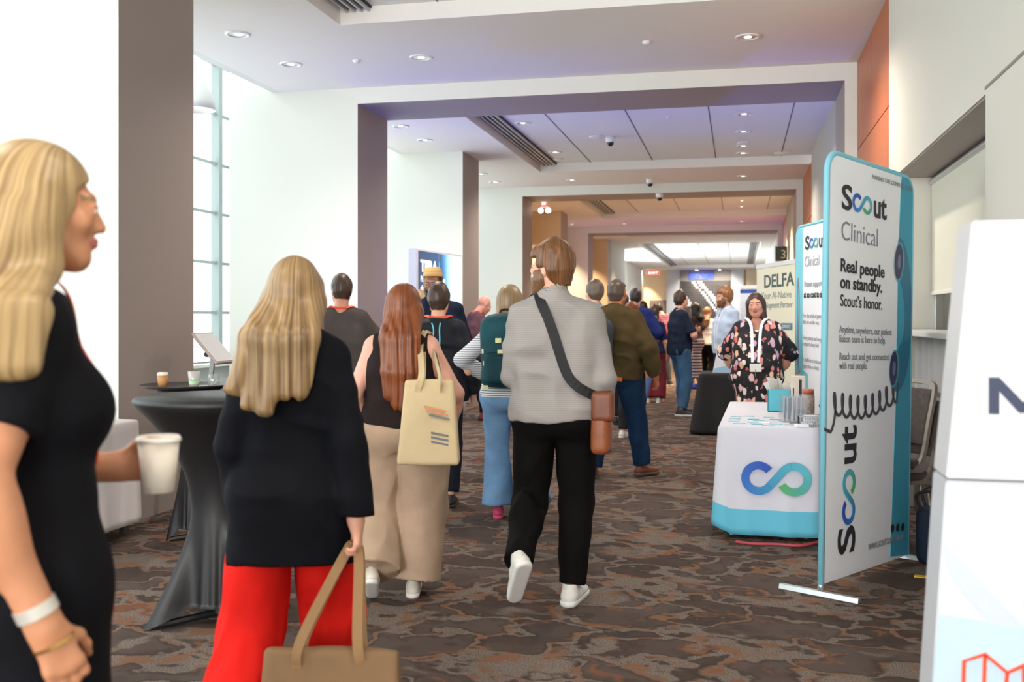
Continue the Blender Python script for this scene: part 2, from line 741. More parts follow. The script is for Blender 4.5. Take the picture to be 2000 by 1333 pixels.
# right wall: cream bay with the service hatch, cherry panels before each portal, grey panels between
NY0, NY1, NZ0, NZ1 = 5.36, 8.35, 1.33, 2.54
it = [span(XW, XW + .35, Y0, NY0, 0, HC), span(XW, XW + .35, NY1, 8.65, 0, HC), span(XW, XW + .35, NY0, NY1, NZ1, HC),
      span(XW + .20, XW + .28, NY0, NY1, 0, NZ0)]
struct(link('wall_right', boxes(it), M_cream))
it = [span(XW - .004, XW + .02, Y0, NY0, NZ1 + .02, NZ1 + .035), span(XW - .004, XW + .02, 3.95, 3.962, 0, NZ1)]
struct(link('trim_20', boxes(it), mat('reveal_shadow_gap', '#8a867e', .7)))
struct(link('wall_right', boxes([span(XW, XW + .3, 11.9, 17.6, 0, HT), span(XW, XW + .3, 20.9, 26.7, 0, HT),
                                  span(XW, XW + .3, 29.9, Y1, 0, HT)]), M_greywall))
for y0, y1 in ((8.65, 10.9), (17.6, 19.9), (26.7, 28.95)):
    # cherry veneer in two columns and several courses with dark joints
    it = [span(XW + .012, XW + .3, y0, y1, 0, HC, 1)]
    ys = [y0, y0 + (y1 - y0) * .5, y1]
    zs = [0, 1.05, 2.1, 3.15, HC]
    for a, b in zip(ys[:-1], ys[1:]):
        for c, d in zip(zs[:-1], zs[1:]):
            it.append(span(XW, XW + .2, a + .006, b - .006, c + .006, d - .006, 0))
    struct(link('wall_right', boxes(it), [M_wood, mat('veneer_joint', '#5d2f1c', .7)]))
# soffit lining of the hatch, taupe
struct(link('trim_21', boxes([span(XW + .01, XW + .34, NY0 + .002, NY1 - .002, NZ1 - .012, NZ1 - .002)]), M_taupe))
# room behind the hatch
struct(link('wall_back', boxes([span(3.0, 3.1, 3.5, 11, 0, 3), span(XW + .36, 3.1, 3.4, 3.5, 0, 3), span(XW + .36, 3.1, 11, 11.1, 0, 3),
                                 span(XW + .36, 3.1, 3.4, 11.1, 2.9, 3)]), mat('back_room_wood', '#7a5a48', .6)))
sh = root('roller_shade', 'cream roller shade half lowered over the service hatch', 'window shade', (1.44, (NY0 + NY1) / 2, NZ1 - .05))
ly = NY1 - NY0 - .04
link('shade_fabric', boxes([(0, 0, -.42, .006, ly, .84)]), mat('shade_fabric', '#d9d6c6', .8, bump=.05, bscale=600), sh)
link('hem_bar', boxes([(0, 0, -.85, .022, ly, .03)], .004), mat('shade_bar', '#e3e0d6', .5), sh)
link('roller_tube', sweep([(0, -ly / 2, 0), (0, ly / 2, 0)], circ(.025, 16)), M_alu, sh)
wn = struct(link('window_9', boxes([span(1.455, 1.47, NY0, NY0 + .03, NZ0, NZ1), span(1.455, 1.47, NY1 - .03, NY1, NZ0, NZ1),
                                     span(1.455, 1.47, 6.9, 6.93, NZ0, NZ1)]), M_alu))
link('pane', boxes([span(1.46, 1.464, NY0, NY1, NZ0, NZ1)]), glassy('hatch_glass', (.75, .74, .72), .35), wn)
cl = tag(link('counter_ledge', boxes([span(XW - .06, 1.445, NY0 + .004, NY1 - .004, NZ0 + .001, NZ0 + .036)], .006), mat('counter_stone', '#dcdad5', .3)),
         'pale stone ledge of the service hatch behind the stacked chairs', 'counter')
# grey drape below the ledge
bm = bmesh.new()
n = 140
rows = []
for k in range(n + 1):
    y = NY0 + .02 + (NY1 - NY0 - .04) * k / n
    x = XW + .155 + .022 * math.sin(k * .9) + .01 * math.sin(k * .37)
    rows.append([bm.verts.new((x - .01, y, .02)), bm.verts.new((x, y, NZ0 - .005)), bm.verts.new((x + .006, y, NZ0 - .005)), bm.verts.new((x - .004, y, .02))])
for a, b in zip(rows[:-1], rows[1:]):
    for k in range(4):
        bm.faces.new((a[k], a[(k + 1) % 4], b[(k + 1) % 4], b[k]))
tag(link('curtain', bm_mesh(bm), mat('grey_drape', '#a9a6a4', .85), smooth=True), 'grey pleated drape hanging under the hatch ledge', 'curtain')

# left side: curtain wall with mullions
def curtain_wall(n, ya, yb, z0, z1, step, x=WX, pitch=.62):
    o = struct(link('window_%d' % n, boxes([span(x - .06, x + .05, ya, yb, 0, z0)]), mat('sill_wall', '#c9cdca', .6)))
    fr = []
    y = ya
    while y <= yb + .01:
        fr.append(span(x - .05, x + .06, y - .045, y + .045, z0, z1))
        y += step
    z = z0
    while z <= z1 + .01:
        fr.append(span(x - .02, x + .02, ya, yb, z - .018, z + .018))
        z += pitch
    link('window_frame', boxes(fr), M_mull, o)
    link('pane', boxes([span(x - .008, x - .002, ya, yb, z0, z1)]), M_pane, o)
    link('sill', boxes([span(x, x + .22, ya, yb, z0 - .04, z0)], .005), M_white, o)


curtain_wall(1, -9.0, 6.9, .9, TOP, 1.5)
curtain_wall(2, 6.9, 20.8, .9, TOP, 1.21)
struct(link('wall_left', boxes([span(WX - .1, WX + .1, 20.9, 38.5, 0, HC + .2), span(FIN - .1, FIN, 20.9, 33.5, 0, HC)]), M_tan))
struct(link('wall_left', boxes([span(XL - .12, XL, 34.4, 38.6, 0, HC)]), M_greywall))
curtain_wall(3, 38.6, 55.9, .5, HC, 1.9, x=-5.6, pitch=1.2)
struct(link('wall_left', boxes([span(-5.5, -5.05, 46.2, 55.9, 0, HC)]), M_white))

# far end wall with its pilasters and door
ye = Y1
struct(link('wall_end', boxes([span(-6, 3, ye, ye + .2, 0, HT)]), M_tan))
M_pil = mat('pilaster_blue_grey', '#b9bcc6', .6)
struct(link('trim_30', boxes([span(-3.82, -3.12, ye - .25, ye, 0, HC)]), M_pil))
struct(link('trim_31', boxes([span(-.40, .24, ye - .25, ye, 0, HC)]), M_pil))
struct(link('trim_32', boxes([span(-3.12, -.40, ye - .1, ye, 3.46, HC)]), mat('fascia_grey', '#8e8884', .6)))
dr = struct(link('door_1', boxes([span(-4.75, -3.84, ye - .04, ye, 0, 2.42)]), mat('door_grey', '#77686a', .5)))
link('door_handle', boxes([(-3.98, ye - .08, 1.05, .12, .03, .03)]), M_alu, dr)

# tiled art panel: dark wall of small upright tiles with pale diagonal bands
bm = bmesh.new()
nx, nz = 27, 22
x0, x1, z0, z1 = -3.08, -.44, .45, 3.44
dx, dz = (x1 - x0) / nx, (z1 - z0) / nz
for i in range(nx):
    for k in range(nz):
        r_ = nz - 1 - k
        e = r_ - i * .95                      # distance below the main diagonal, in tiles
        white = (3.0 <= e <= 6.2 and i < 7 and r_ < 10) or (-11.2 <= e <= -5.6 and i > 5 and not (-8.4 < e < -7.4 and (i * 5 + r_ * 3) % 4 < 2))
        yy = ye - (.16 if white else .12)
        bbox(bm, (x0 + dx * (i + .5), yy, z0 + dz * (k + .5)), (dx * .74, .07, dz * .86), mi=1 if white else 0)
bbox(bm, ((x0 + x1) / 2, ye - .04, (z0 + z1) / 2), (x1 - x0, .06, z1 - z0), mi=2)
tag(link('wall_art', bm_mesh(bm), [mat('art_tile_dark', '#3c3638', .5), mat('art_tile_pale', '#c9cbd3', .4), mat('art_grid', '#77706f', .6)]),
    'dark tiled art panel with pale diagonal bands on the far end wall', 'wall art')
nb = root('neon_sign', 'blue glowing neon sign above the tiled art panel', 'sign', (-2.6, ye - .16, 3.5))
M_neon = mat('blue_neon', '#0f35ff', .4, emis=2.2)
lettering('smurc', .52, M_neon, nb, (0, -.04, .06), (0, 0, 0), bold=.012, width=1.25, depth=.02)
link('backing', boxes([(.62, .02, .25, 1.35, .02, .48)], .004), mat('neon_back', '#5b6690', .5), nb)
for k, (px, pz) in enumerate(((-2.15, 4.02), (-.98, 4.02))):
    t = root('track_spotlight', ['bright white spotlight above the blue neon sign', 'bright white spotlight over the right half of the tiled art'][k],
             'light', (px, 53.9, 3.98), 0)
    link('lamp_head', lathe([(0, .12), (.07, .12), (.09, 0), (.085, -.02), (0, -.02)], 20), M_whiteplastic, t, rot=(R(25), 0, 0), smooth=True)
    link('lens', lathe([(0, -.012), (.078, -.012), (.078, -.03), (0, -.03)], 20), mat('spot_lens', '#fff2d8', .4, emis=14), t, rot=(R(25), 0, 0))
    link('stem', boxes([(0, 0, .1, .03, .03, .1)]), M_whiteplastic, t)

# ------------------------------------------------------------------ ceiling fittings
dl0 = None


def downlight(x, y, z, label, group='recessed downlights'):
    global dl0
    if dl0 is None:
        t = root('downlight', label, 'ceiling light', (x, y, z), 0, group)
        link('trim_ring', lathe([(.082, .0), (.082, -.012), (.112, -.010), (.118, -.002), (.118, .0)], 36), M_whiteplastic, t, smooth=True)
        link('reflector', lathe([(.084, -.006), (.070, -.0055), (.05, -.0045), (.03, -.004), (.03, -.001), (.084, -.001)], 36), M_chrome, t, smooth=True)
        link('lamp_lens', lathe([(0, -.006), (.034, -.006), (.034, -.002), (0, -.002)], 20), M_lens, t)
        dl0 = t
        return t
    return copy_tree(dl0, None, (x, y, z), None, label, group)


for x, y, lb in ((-4.475, 8.6, 'chrome downlight nearest the left pier, above the tall window'),
                 (-4.471, 9.73, 'chrome downlight in the corner between window slot and first portal'),
                 (-3.09, 9.76, 'chrome downlight just before the left end of the first portal lintel'),
                 (.08, 9.70, 'chrome downlight before the right end of the first portal lintel, near the cherry panels')):
    downlight(x, y, HC, lb, 'downlights before the first portal')
gl = 'small chrome downlight in the ceiling between the first and second portals'
for x, y, z in ((-2.97, 14.1, HT), (-2.97, 16.7, HT), (.065, 14.13, HT), (.065, 15.45, HT), (.065, 16.73, HT), (.065, 17.46, HT),
                (-4.47, 13.2, HC), (-4.47, 14.3, HC), (-3.07, 19.05, HC), (.07, 19.17, HC), (-4.53, 17.88, HC), (-4.54, 19.0, HC)):
    downlight(x, y, z, gl, 'downlights between the first and second portals')
gl = 'tiny downlight in the warm ceiling between the second and third portals'
for x, y, z in ((-2.97, 23.2, HT), (.065, 23.2, HT), (.065, 24.5, HT), (.065, 25.8, HT), (-3.08, 28.1, HC), (.07, 28.1, HC), (-4.5, 26.9, HC), (-4.5, 28.0, HC)):
    downlight(x, y, z, gl, 'downlights between the second and third portals')
gl = 'tiny downlight in the far lounge ceiling beyond the third portal'
for x, y, z in ((-3.0, 34.5, HC), (.07, 34.5, HC), (-2.1, 42, HT), (-.3, 40, HT), (-.3, 44, HT), (-.3, 48, HT), (-2.1, 50, HT)):
    downlight(x, y, z, gl, 'downlights beyond the third portal')


def sensor(x, y, z, label, r=.04):
    return tag(link('ceiling_sensor', lathe([(0, -.03), (r * .5, -.028), (r * .8, -.018), (r, -.006), (r, 0), (0, 0)], 20), M_whiteplastic, None, (x, y, z), smooth=True),
               label, 'ceiling sensor', 'small ceiling sensors')


sensor(-3.76, 9.73, HC, 'tiny white sprinkler cap left of the ceiling seam before the first portal')
sensor(-.85, 9.67, HC, 'tiny white sprinkler cap in the middle of the ceiling before the first portal')
sensor(-.936, 14.1, HT, 'tiny white sprinkler cap between the raised tiles beyond the first portal')
sensor(-2.1, 15.4, HT, 'round white smoke detector beside a small camera on the raised tiles', .12)
sensor(-3.05, 17.4, HT, 'round white speaker disc at the end of the raised tiles', .1)
sensor(.07, 16.4, HT, 'white disc between the row of downlights on the raised tiles', .1)
sensor(.7, 17.6, HT, 'flat white access point at the right of the raised tiles', .13)


def dome_cam(x, y, z, label):
    t = root('dome_camera', label, 'security camera', (x, y, z), 0)
    link('housing', lathe([(0, 0), (.075, 0), (.075, -.06), (.055, -.09), (0, -.09)], 24), M_whiteplastic, t, smooth=True)
    link('dome', lathe([(.05, -.09), (.048, -.115), (.03, -.14), (0, -.15)], 24), mat('smoked_dome', '#202226', .1), t, smooth=True)


dome_cam(-1.9, 15.45, HT, 'small white dome camera beside the smoke detector on the raised tiles')
dome_cam(-1.62, 19.2, HC, 'white dome camera on the ceiling band before the second portal')
dome_cam(-1.5, 19.96, HP, 'white dome camera under the second portal lintel')

# exit signs
def exit_sign(x, y, z, label, w=.32, lights=True):
    t = root('exit_sign', label, 'sign', (x, y, z))
    link('housing', boxes([(0, 0, -.1, w, .06, .2)], .008), M_whiteplastic, t)
    link('face', boxes([(0, -.033, -.1, w * .9, .01, .17)]), mat('exit_red_face', '#e8332e', .4, emis=1.3), t)
    lettering('EXIT', .15, mat('exit_white', '#ffe9e4', .4, emis=1.2), t, (0, -.04, -.155), (0, 0, 0), bold=.003, align='CENTER', width=w * .7)
    link('stem', boxes([(0, 0, .03, .04, .04, .08)]), M_whiteplastic, t)
    if lights:
        for s in (-1, 1):
            link('emergency_lamp', lathe([(0, .02), (.05, .02), (.055, -.04), (0, -.05)], 16), mat('emergency_lamp_glow', '#fff0dd', .4, emis=3), t,
                 (s * .08, 0, -.26), (R(60), 0, 0))


exit_sign(-4.02, 21.3, HC - .05, 'red exit sign with twin lamps behind the second portal', .14)
exit_sign(-4.53, 55.6, 4.0, 'small red exit sign over the grey door at the far end', .75, False)
rs = root('room_sign', 'dark green room sign with a white numeral on the right wall', 'sign', (1.02, 26.2, 3.05), 0)
link('box', boxes([(0, 0, 0, .28, .06, .36)], .006), mat('room_sign_green', '#3b4739', .5), rs)
lettering('3', .3, mat('sign_white', '#e9ece4', .5), rs, (.05, -.034, -.12), (0, 0, 0), align='CENTER')

# white dome pendant in the light slot
t = root('pendant_lamp', 'white dome pendant hanging by the tall window', 'ceiling light', (-5.78, 10.15, 3.72))
link('shade', lathe([(0, .62), (.045, .62), (.06, .42), (.10, .34), (.20, .10), (.21, 0), (.20, 0), (.19, .09), (.09, .32), (0, .36)], 32),
     mat('pendant_white', '#eceeee', .4), t, smooth=True)
link('stem', boxes([(0, 0, 1.55, .02, .02, 1.9)]), M_whiteplastic, t)
link('bulb', lathe([(0, .12), (.05, .14), (.06, .2), (.03, .3), (0, .3)], 16), mat('pendant_bulb', '#fff3dc', .4, emis=4), t, smooth=True)

# ------------------------------------------------------------------ lamps that are on
WARM = (1.0, .74, .46)
for y in (22.2, 24.2, 26.8):
    for x in (-3.0, -.9, .6):
        spot('downlight_beam', (x, y, HC - .08), (x, y, 0), 330, WARM, 110, .8)
for y in (24.1, 28.5, 33.0):
    spot('downlight_beam', (-4.9, y - .45, HC - .1), (-4.9, y, .6), 300, WARM, 80, .8)
for y in (31.5, 35):
    for x in (-3.0, -.4):
        spot('downlight_beam', (x, y, HC - .08), (x, y, 0), 300, WARM, 110, .8)
for x in (-2.1, -.9):
    spot('downlight_beam', (x, 53.8, 3.9), (x, 56, 2.0), 230, (1, .9, .75), 90, .7)
spot('downlight_beam', (-5.0, 54.8, 4.0), (-5.0, 56, 1.5), 350, WARM, 60, .6)
for y in (44.0, 49.0):
    for x in (-2.6, -.4):
        spot('downlight_beam', (x, y, HC - .08), (x, y + .8, 0), 260, (1, .95, .88), 150, .7)
for y in (2.0, 8.9, 13.5, 17.0):
    for x in (-3.0, .1):
        spot('downlight_beam', (x, y, HC - .08), (x, y, 0), 60 if y < 5 else 110, (1, .88, .74), 150, .7)


def uplight(x, y, label, tgt, power=160):
    t = root('uplight', label, 'light', (x, y, 0))
    link('body', lathe([(0, .02), (.075, .02), (.08, .03), (.08, .17), (.07, .18), (0, .17)], 24), mat('uplight_black', '#151517', .4), t, smooth=True)
    link('lens', lathe([(0, .171), (.066, .178), (.066, .184), (0, .184)], 24), mat('uplight_blue', '#2a3cff', .3, emis=6), t)
    link('bracket', boxes([(0, 0, .01, .2, .05, .02)]), mat('uplight_black', '#151517', .4), t)
    spot('uplight_beam', (x, y, .22), tgt, power, (.12, .16, 1.0), 100, .8)


uplight(-3.9, 10.45, 'blue uplight on the floor at the left leg of the first portal', (-3.95, 10.9, 3.9), 40)
uplight(-3.75, 12.3, 'blue uplight glowing just behind the left leg of the first portal', (-2.8, 12.6, 4.2), 80)
uplight(.85, 12.5, 'blue uplight by the right wall behind the first portal', (.3, 13, 4.2), 80)
uplight(-3.8, 27.6, 'blue uplight on the left before the third portal', (-2.6, 28.9, 4.0), 30)
uplight(.8, 27.6, 'blue uplight on the right before the third portal', (-.2, 28.9, 4.0), 30)
# ================================================================== people: signed-distance bodies and clothing meshed with surface nets
f4 = np.float32


def V(*a):
    return np.array(a, f4)


def norm(v):
    v = np.asarray(v, f4)
    return v / (np.linalg.norm(v) + 1e-9)


def rotm(axis, deg):
    return np.array(Matrix.Rotation(R(deg), 3, axis), f4)


_rs = np.random.RandomState(7)
_lat = _rs.rand(32, 32, 32).astype(f4) * 2 - 1


def vnoise(P, scale, seed=0):
    """cheap smooth lattice noise, -1..1"""
    q = P * np.asarray(scale, f4) + f4(seed * 7.31)
    i = np.floor(q).astype(np.int32)
    f = q - i
    f = f * f * (3 - 2 * f)
    i &= 31
    j = (i + 1) & 31
    x0, y0, z0 = i[..., 0], i[..., 1], i[..., 2]
    x1, y1, z1 = j[..., 0], j[..., 1], j[..., 2]
    fx, fy, fz = f[..., 0], f[..., 1], f[..., 2]
    L = _lat
    a = L[x0, y0, z0] * (1 - fx) + L[x1, y0, z0] * fx
    b = L[x0, y1, z0] * (1 - fx) + L[x1, y1, z0] * fx
    c = L[x0, y0, z1] * (1 - fx) + L[x1, y0, z1] * fx
    d = L[x0, y1, z1] * (1 - fx) + L[x1, y1, z1] * fx
    return (a * (1 - fy) + b * fy) * (1 - fz) + (c * (1 - fy) + d * fy) * fz


# primitives: (function, lo, hi)
def cone(a, b, r1, r2, fl=None, clips=()):
    """tapered capsule; fl = (axis vector, factor>1 squashes along it); clips = [(point, normal)] keeps the side against the normal"""
    a, b = np.asarray(a, f4), np.asarray(b, f4)
    m = max(r1, r2)
    lo, hi = np.minimum(a, b) - m, np.maximum(a, b) + m
    ba = b - a
    L2 = float(ba @ ba) + 1e-12

    def f(P):
        pa = P - a
        t = np.clip(pa @ ba / L2, 0, 1)
        dv = pa - t[..., None] * ba
        if fl is not None:
            ax, k = fl
            dv = dv + (dv @ np.asarray(ax, f4))[..., None] * (np.asarray(ax, f4) * (k - 1))
        d = np.sqrt((dv * dv).sum(-1)) - (r1 + (r2 - r1) * t)
        for p, n in clips:
            d = np.maximum(d, (P - np.asarray(p, f4)) @ np.asarray(n, f4))
        return d
    return f, lo, hi


def ell(c, r, M=None, clips=()):
    c, r = np.asarray(c, f4), np.asarray(r, f4)
    m = r.max()

    def f(P):
        q = P - c
        if M is not None:
            q = q @ M            # into local axes (columns of M are local axes)
        k0 = np.sqrt(((q / r) ** 2).sum(-1))
        k1 = np.sqrt(((q / (r * r)) ** 2).sum(-1)) + 1e-6
        d = k0 * (k0 - 1) / k1
        for p, n in clips:
            d = np.maximum(d, (P - np.asarray(p, f4)) @ np.asarray(n, f4))
        return d
    return f, c - m, c + m


def rbox(c, half, r, M=None):
    c, half = np.asarray(c, f4), np.asarray(half, f4)
    m = float(np.linalg.norm(half))

    def f(P):
        q = P - c
        if M is not None:
            q = q @ M
        q = np.abs(q) - (half - r)
        return np.sqrt((np.maximum(q, 0) ** 2).sum(-1)) + np.minimum(q.max(-1), 0) - r
    return f, c - m, c + m


def smin(a, b, k):
    h = np.maximum(k - np.abs(a - b), 0) / k
    return np.minimum(a, b) - h * h * k * .25


class Field:
    def __init__(s, lo, hi, h):
        s.lo = np.asarray(lo, f4)
        s.h = h
        s.n = np.maximum(np.ceil((np.asarray(hi) - s.lo) / h).astype(int) + 1, 4)
        s.D = np.full(s.n, .5, f4)

    def sl(s, lo, hi, pad):
        a = np.clip(np.floor((np.asarray(lo) - pad - s.lo) / s.h).astype(int), 0, s.n - 1)
        b = np.clip(np.ceil((np.asarray(hi) + pad - s.lo) / s.h).astype(int) + 1, a + 1, s.n)
        ax = [s.lo[i] + s.h * np.arange(a[i], b[i], dtype=f4) for i in range(3)]
        P = np.stack(np.meshgrid(*ax, indexing='ij'), -1)
        return tuple(slice(a[i], b[i]) for i in range(3)), P

    def add(s, prim, k=.02):
        f, lo, hi = prim
        q, P = s.sl(lo, hi, k + 3 * s.h)
        s.D[q] = smin(s.D[q], f(P), k)

    def sub(s, prim, k=.01):
        f, lo, hi = prim
        q, P = s.sl(lo, hi, k + 3 * s.h)
        s.D[q] = -smin(-s.D[q], f(P), k)

    def allP(s):
        return s.sl(s.lo, s.lo + s.h * s.n, 0)

    def cut(s, p, n):
        q, P = s.allP()
        s.D[q] = np.maximum(s.D[q], (P - np.asarray(p, f4)) @ np.asarray(n, f4))

    def disp(s, fn):
        """add fn(P) near the surface"""
        m = np.abs(s.D) < .06
        idx = np.argwhere(m)
        P = s.lo + idx.astype(f4) * s.h
        s.D[m] += fn(P)

    def sample(s, p):
        q = (np.asarray(p, f4) - s.lo) / s.h
        i = np.clip(np.floor(q).astype(int), 0, s.n - 2)
        f = np.clip(q - i, 0, 1)
        D = s.D[i[0]:i[0] + 2, i[1]:i[1] + 2, i[2]:i[2] + 2]
        D = D[0] * (1 - f[0]) + D[1] * f[0]
        D = D[0] * (1 - f[1]) + D[1] * f[1]
        return float(D[0] * (1 - f[2]) + D[1] * f[2])

    def mesh(s, name='sdf', relax=1):
        D = s.D
        # close at the borders
        D[0], D[-1] = np.maximum(D[0], .001), np.maximum(D[-1], .001)
        D[:, 0], D[:, -1] = np.maximum(D[:, 0], .001), np.maximum(D[:, -1], .001)
        D[:, :, 0], D[:, :, -1] = np.maximum(D[:, :, 0], .001), np.maximum(D[:, :, -1], .001)
        ins = D < 0
        cnt = np.zeros(np.array(D.shape) - 1, np.int8)
        for dx in (0, 1):
            for dy in (0, 1):
                for dz in (0, 1):
                    cnt += ins[dx:D.shape[0] - 1 + dx, dy:D.shape[1] - 1 + dy, dz:D.shape[2] - 1 + dz]
        act = (cnt > 0) & (cnt < 8)
        idx = np.argwhere(act)
        if not len(idx):
            return bpy.data.meshes.new(name)
        vid = np.full(cnt.shape, -1, np.int32)
        vid[act] = np.arange(len(idx), dtype=np.int32)
        acc = np.zeros((len(idx), 3), f4)
        num = np.zeros(len(idx), f4)
        corners = [(i, j, k) for i in (0, 1) for j in (0, 1) for k in (0, 1)]
        vals = {c: D[idx[:, 0] + c[0], idx[:, 1] + c[1], idx[:, 2] + c[2]] for c in corners}
        for c in corners:
            for ax in range(3):
                if c[ax]:
                    continue
                e = list(c); e[ax] = 1; e = tuple(e)
                a, b = vals[c], vals[e]
                x = (a < 0) != (b < 0)
                t = np.where(x, a / np.where(x, a - b, 1), 0)
                p = np.array(c, f4)[None, :].repeat(len(idx), 0)
                p[:, ax] += t
                acc[x] += p[x]
                num[x] += 1
        v = (idx + acc / num[:, None]) * s.h + s.lo
        quads = []
        for ax in range(3):
            o1, o2 = [(1, 2), (2, 0), (0, 1)][ax]
            sa = [slice(1, -1)] * 3
            sa[ax] = slice(0, -1)
            sb = list(sa); sb[ax] = slice(1, None)
            A, B = ins[tuple(sa)], ins[tuple(sb)]
            ch = np.argwhere(A != B)
            first = A[tuple(ch.T)]
            base = ch.copy()
            base[:, o1] += 1
            base[:, o2] += 1
            def g(d1, d2):
                q = base.copy(); q[:, o1] += d1; q[:, o2] += d2
                return vid[tuple(q.T)]
            qd = np.stack([g(-1, -1), g(0, -1), g(0, 0), g(-1, 0)], 1)
            qd[~first] = qd[~first][:, ::-1]
            quads.append(qd)
        F = np.concatenate(quads)
        F = F[(F >= 0).all(1)]
        for _ in range(relax):
            sm = np.zeros_like(v); c = np.zeros(len(v), f4)
            for k in range(4):
                np.add.at(sm, F[:, k], v[F[:, (k + 1) % 4]]); np.add.at(c, F[:, k], 1)
                np.add.at(sm, F[:, k], v[F[:, (k + 3) % 4]]); np.add.at(c, F[:, k], 1)
            v = v * .5 + .5 * sm / np.maximum(c, 1)[:, None]
        me = bpy.data.meshes.new(name)
        me.vertices.add(len(v)); me.loops.add(F.size); me.polygons.add(len(F))
        me.vertices.foreach_set('co', v.astype(f4).ravel())
        me.loops.foreach_set('vertex_index', F.astype(np.int32).ravel())
        me.polygons.foreach_set('loop_start', np.arange(0, F.size, 4, dtype=np.int32))
        me.polygons.foreach_set('use_smooth', np.ones(len(F), bool))
        me.update(calc_edges=True)
        me.validate()
        s.v, s.F = v, F
        return me


def ik(a, t, l1, l2, pole):
    a, t = np.asarray(a, f4), np.asarray(t, f4)
    d = t - a
    L = np.linalg.norm(d)
    mx = (l1 + l2) * .995
    if L > mx:
        t = a + d / L * mx
        d = t - a
        L = mx
    u = d / L
    x = (l1 * l1 - l2 * l2 + L * L) / (2 * L)
    h = math.sqrt(max(l1 * l1 - x * x, 0))
    p = np.asarray(pole, f4)
    p = p - u * (p @ u)
    p = norm(p)
    return a + u * x + p * h, t


SKIN = {}


def skin_mat(c):
    return mat('skin_' + c.lstrip('#'), c, .5, var=.06, vscale=25)


def hair_mat(name, c, hi=None):
    """hair: streaks along z"""
    if name in _m:
        return _m[name]
    m = mat(name, c, .42)
    nt = m.node_tree
    b = nt.nodes['Principled BSDF']
    tc = nt.nodes.new('ShaderNodeTexCoord')
    sp = nt.nodes.new('ShaderNodeSeparateXYZ')
    nt.links.new(tc.outputs['Object'], sp.inputs[0])

    def mth(op, a, b_):
        q = nt.nodes.new('ShaderNodeMath')
        q.operation = op
        for i, x in enumerate((a, b_)):
            if isinstance(x, (int, float)):
                q.inputs[i].default_value = x
            else:
                nt.links.new(x, q.inputs[i])
        return q.outputs[0]

    # strands run down and away from an axis through the forehead
    ang = mth('ARCTAN2', sp.outputs[0], mth('SUBTRACT', .07, sp.outputs[1]))
    cb = nt.nodes.new('ShaderNodeCombineXYZ')
    nt.links.new(mth('MULTIPLY', ang, 22.0), cb.inputs[0])
    nt.links.new(mth('MULTIPLY', sp.outputs[2], 2.5), cb.inputs[1])
    n = nt.nodes.new('ShaderNodeTexNoise')
    n.inputs['Scale'].default_value = 1
    n.inputs['Detail'].default_value = 3
    nt.links.new(cb.outputs[0], n.inputs['Vector'])
    rp = nt.nodes.new('ShaderNodeValToRGB')
    cc = lin(c)
    rp.color_ramp.elements[0].color = tuple(x * .72 for x in cc[:3]) + (1,)
    rp.color_ramp.elements[0].position = .32
    rp.color_ramp.elements[1].color = lin(hi) if hi else tuple(min(1, x * 1.35) for x in cc[:3]) + (1,)
    rp.color_ramp.elements[1].position = .68
    nt.links.new(n.outputs['Fac'], rp.inputs[0])
    nt.links.new(rp.outputs[0], b.inputs['Base Color'])
    bp = nt.nodes.new('ShaderNodeBump')
    bp.inputs['Strength'].default_value = .35
    bp.inputs['Distance'].default_value = .003
    nt.links.new(n.outputs['Fac'], bp.inputs['Height'])
    nt.links.new(bp.outputs[0], b.inputs['Normal'])
    return m


def cloth(name, c, rough=.85, var=.08, bump=.15, bscale=350, vscale=9, sheen=.0):
    return mat('cloth_' + name, c, rough, var=var, vscale=vscale, bump=bump, bscale=bscale, sheen=sheen, spec=.12)


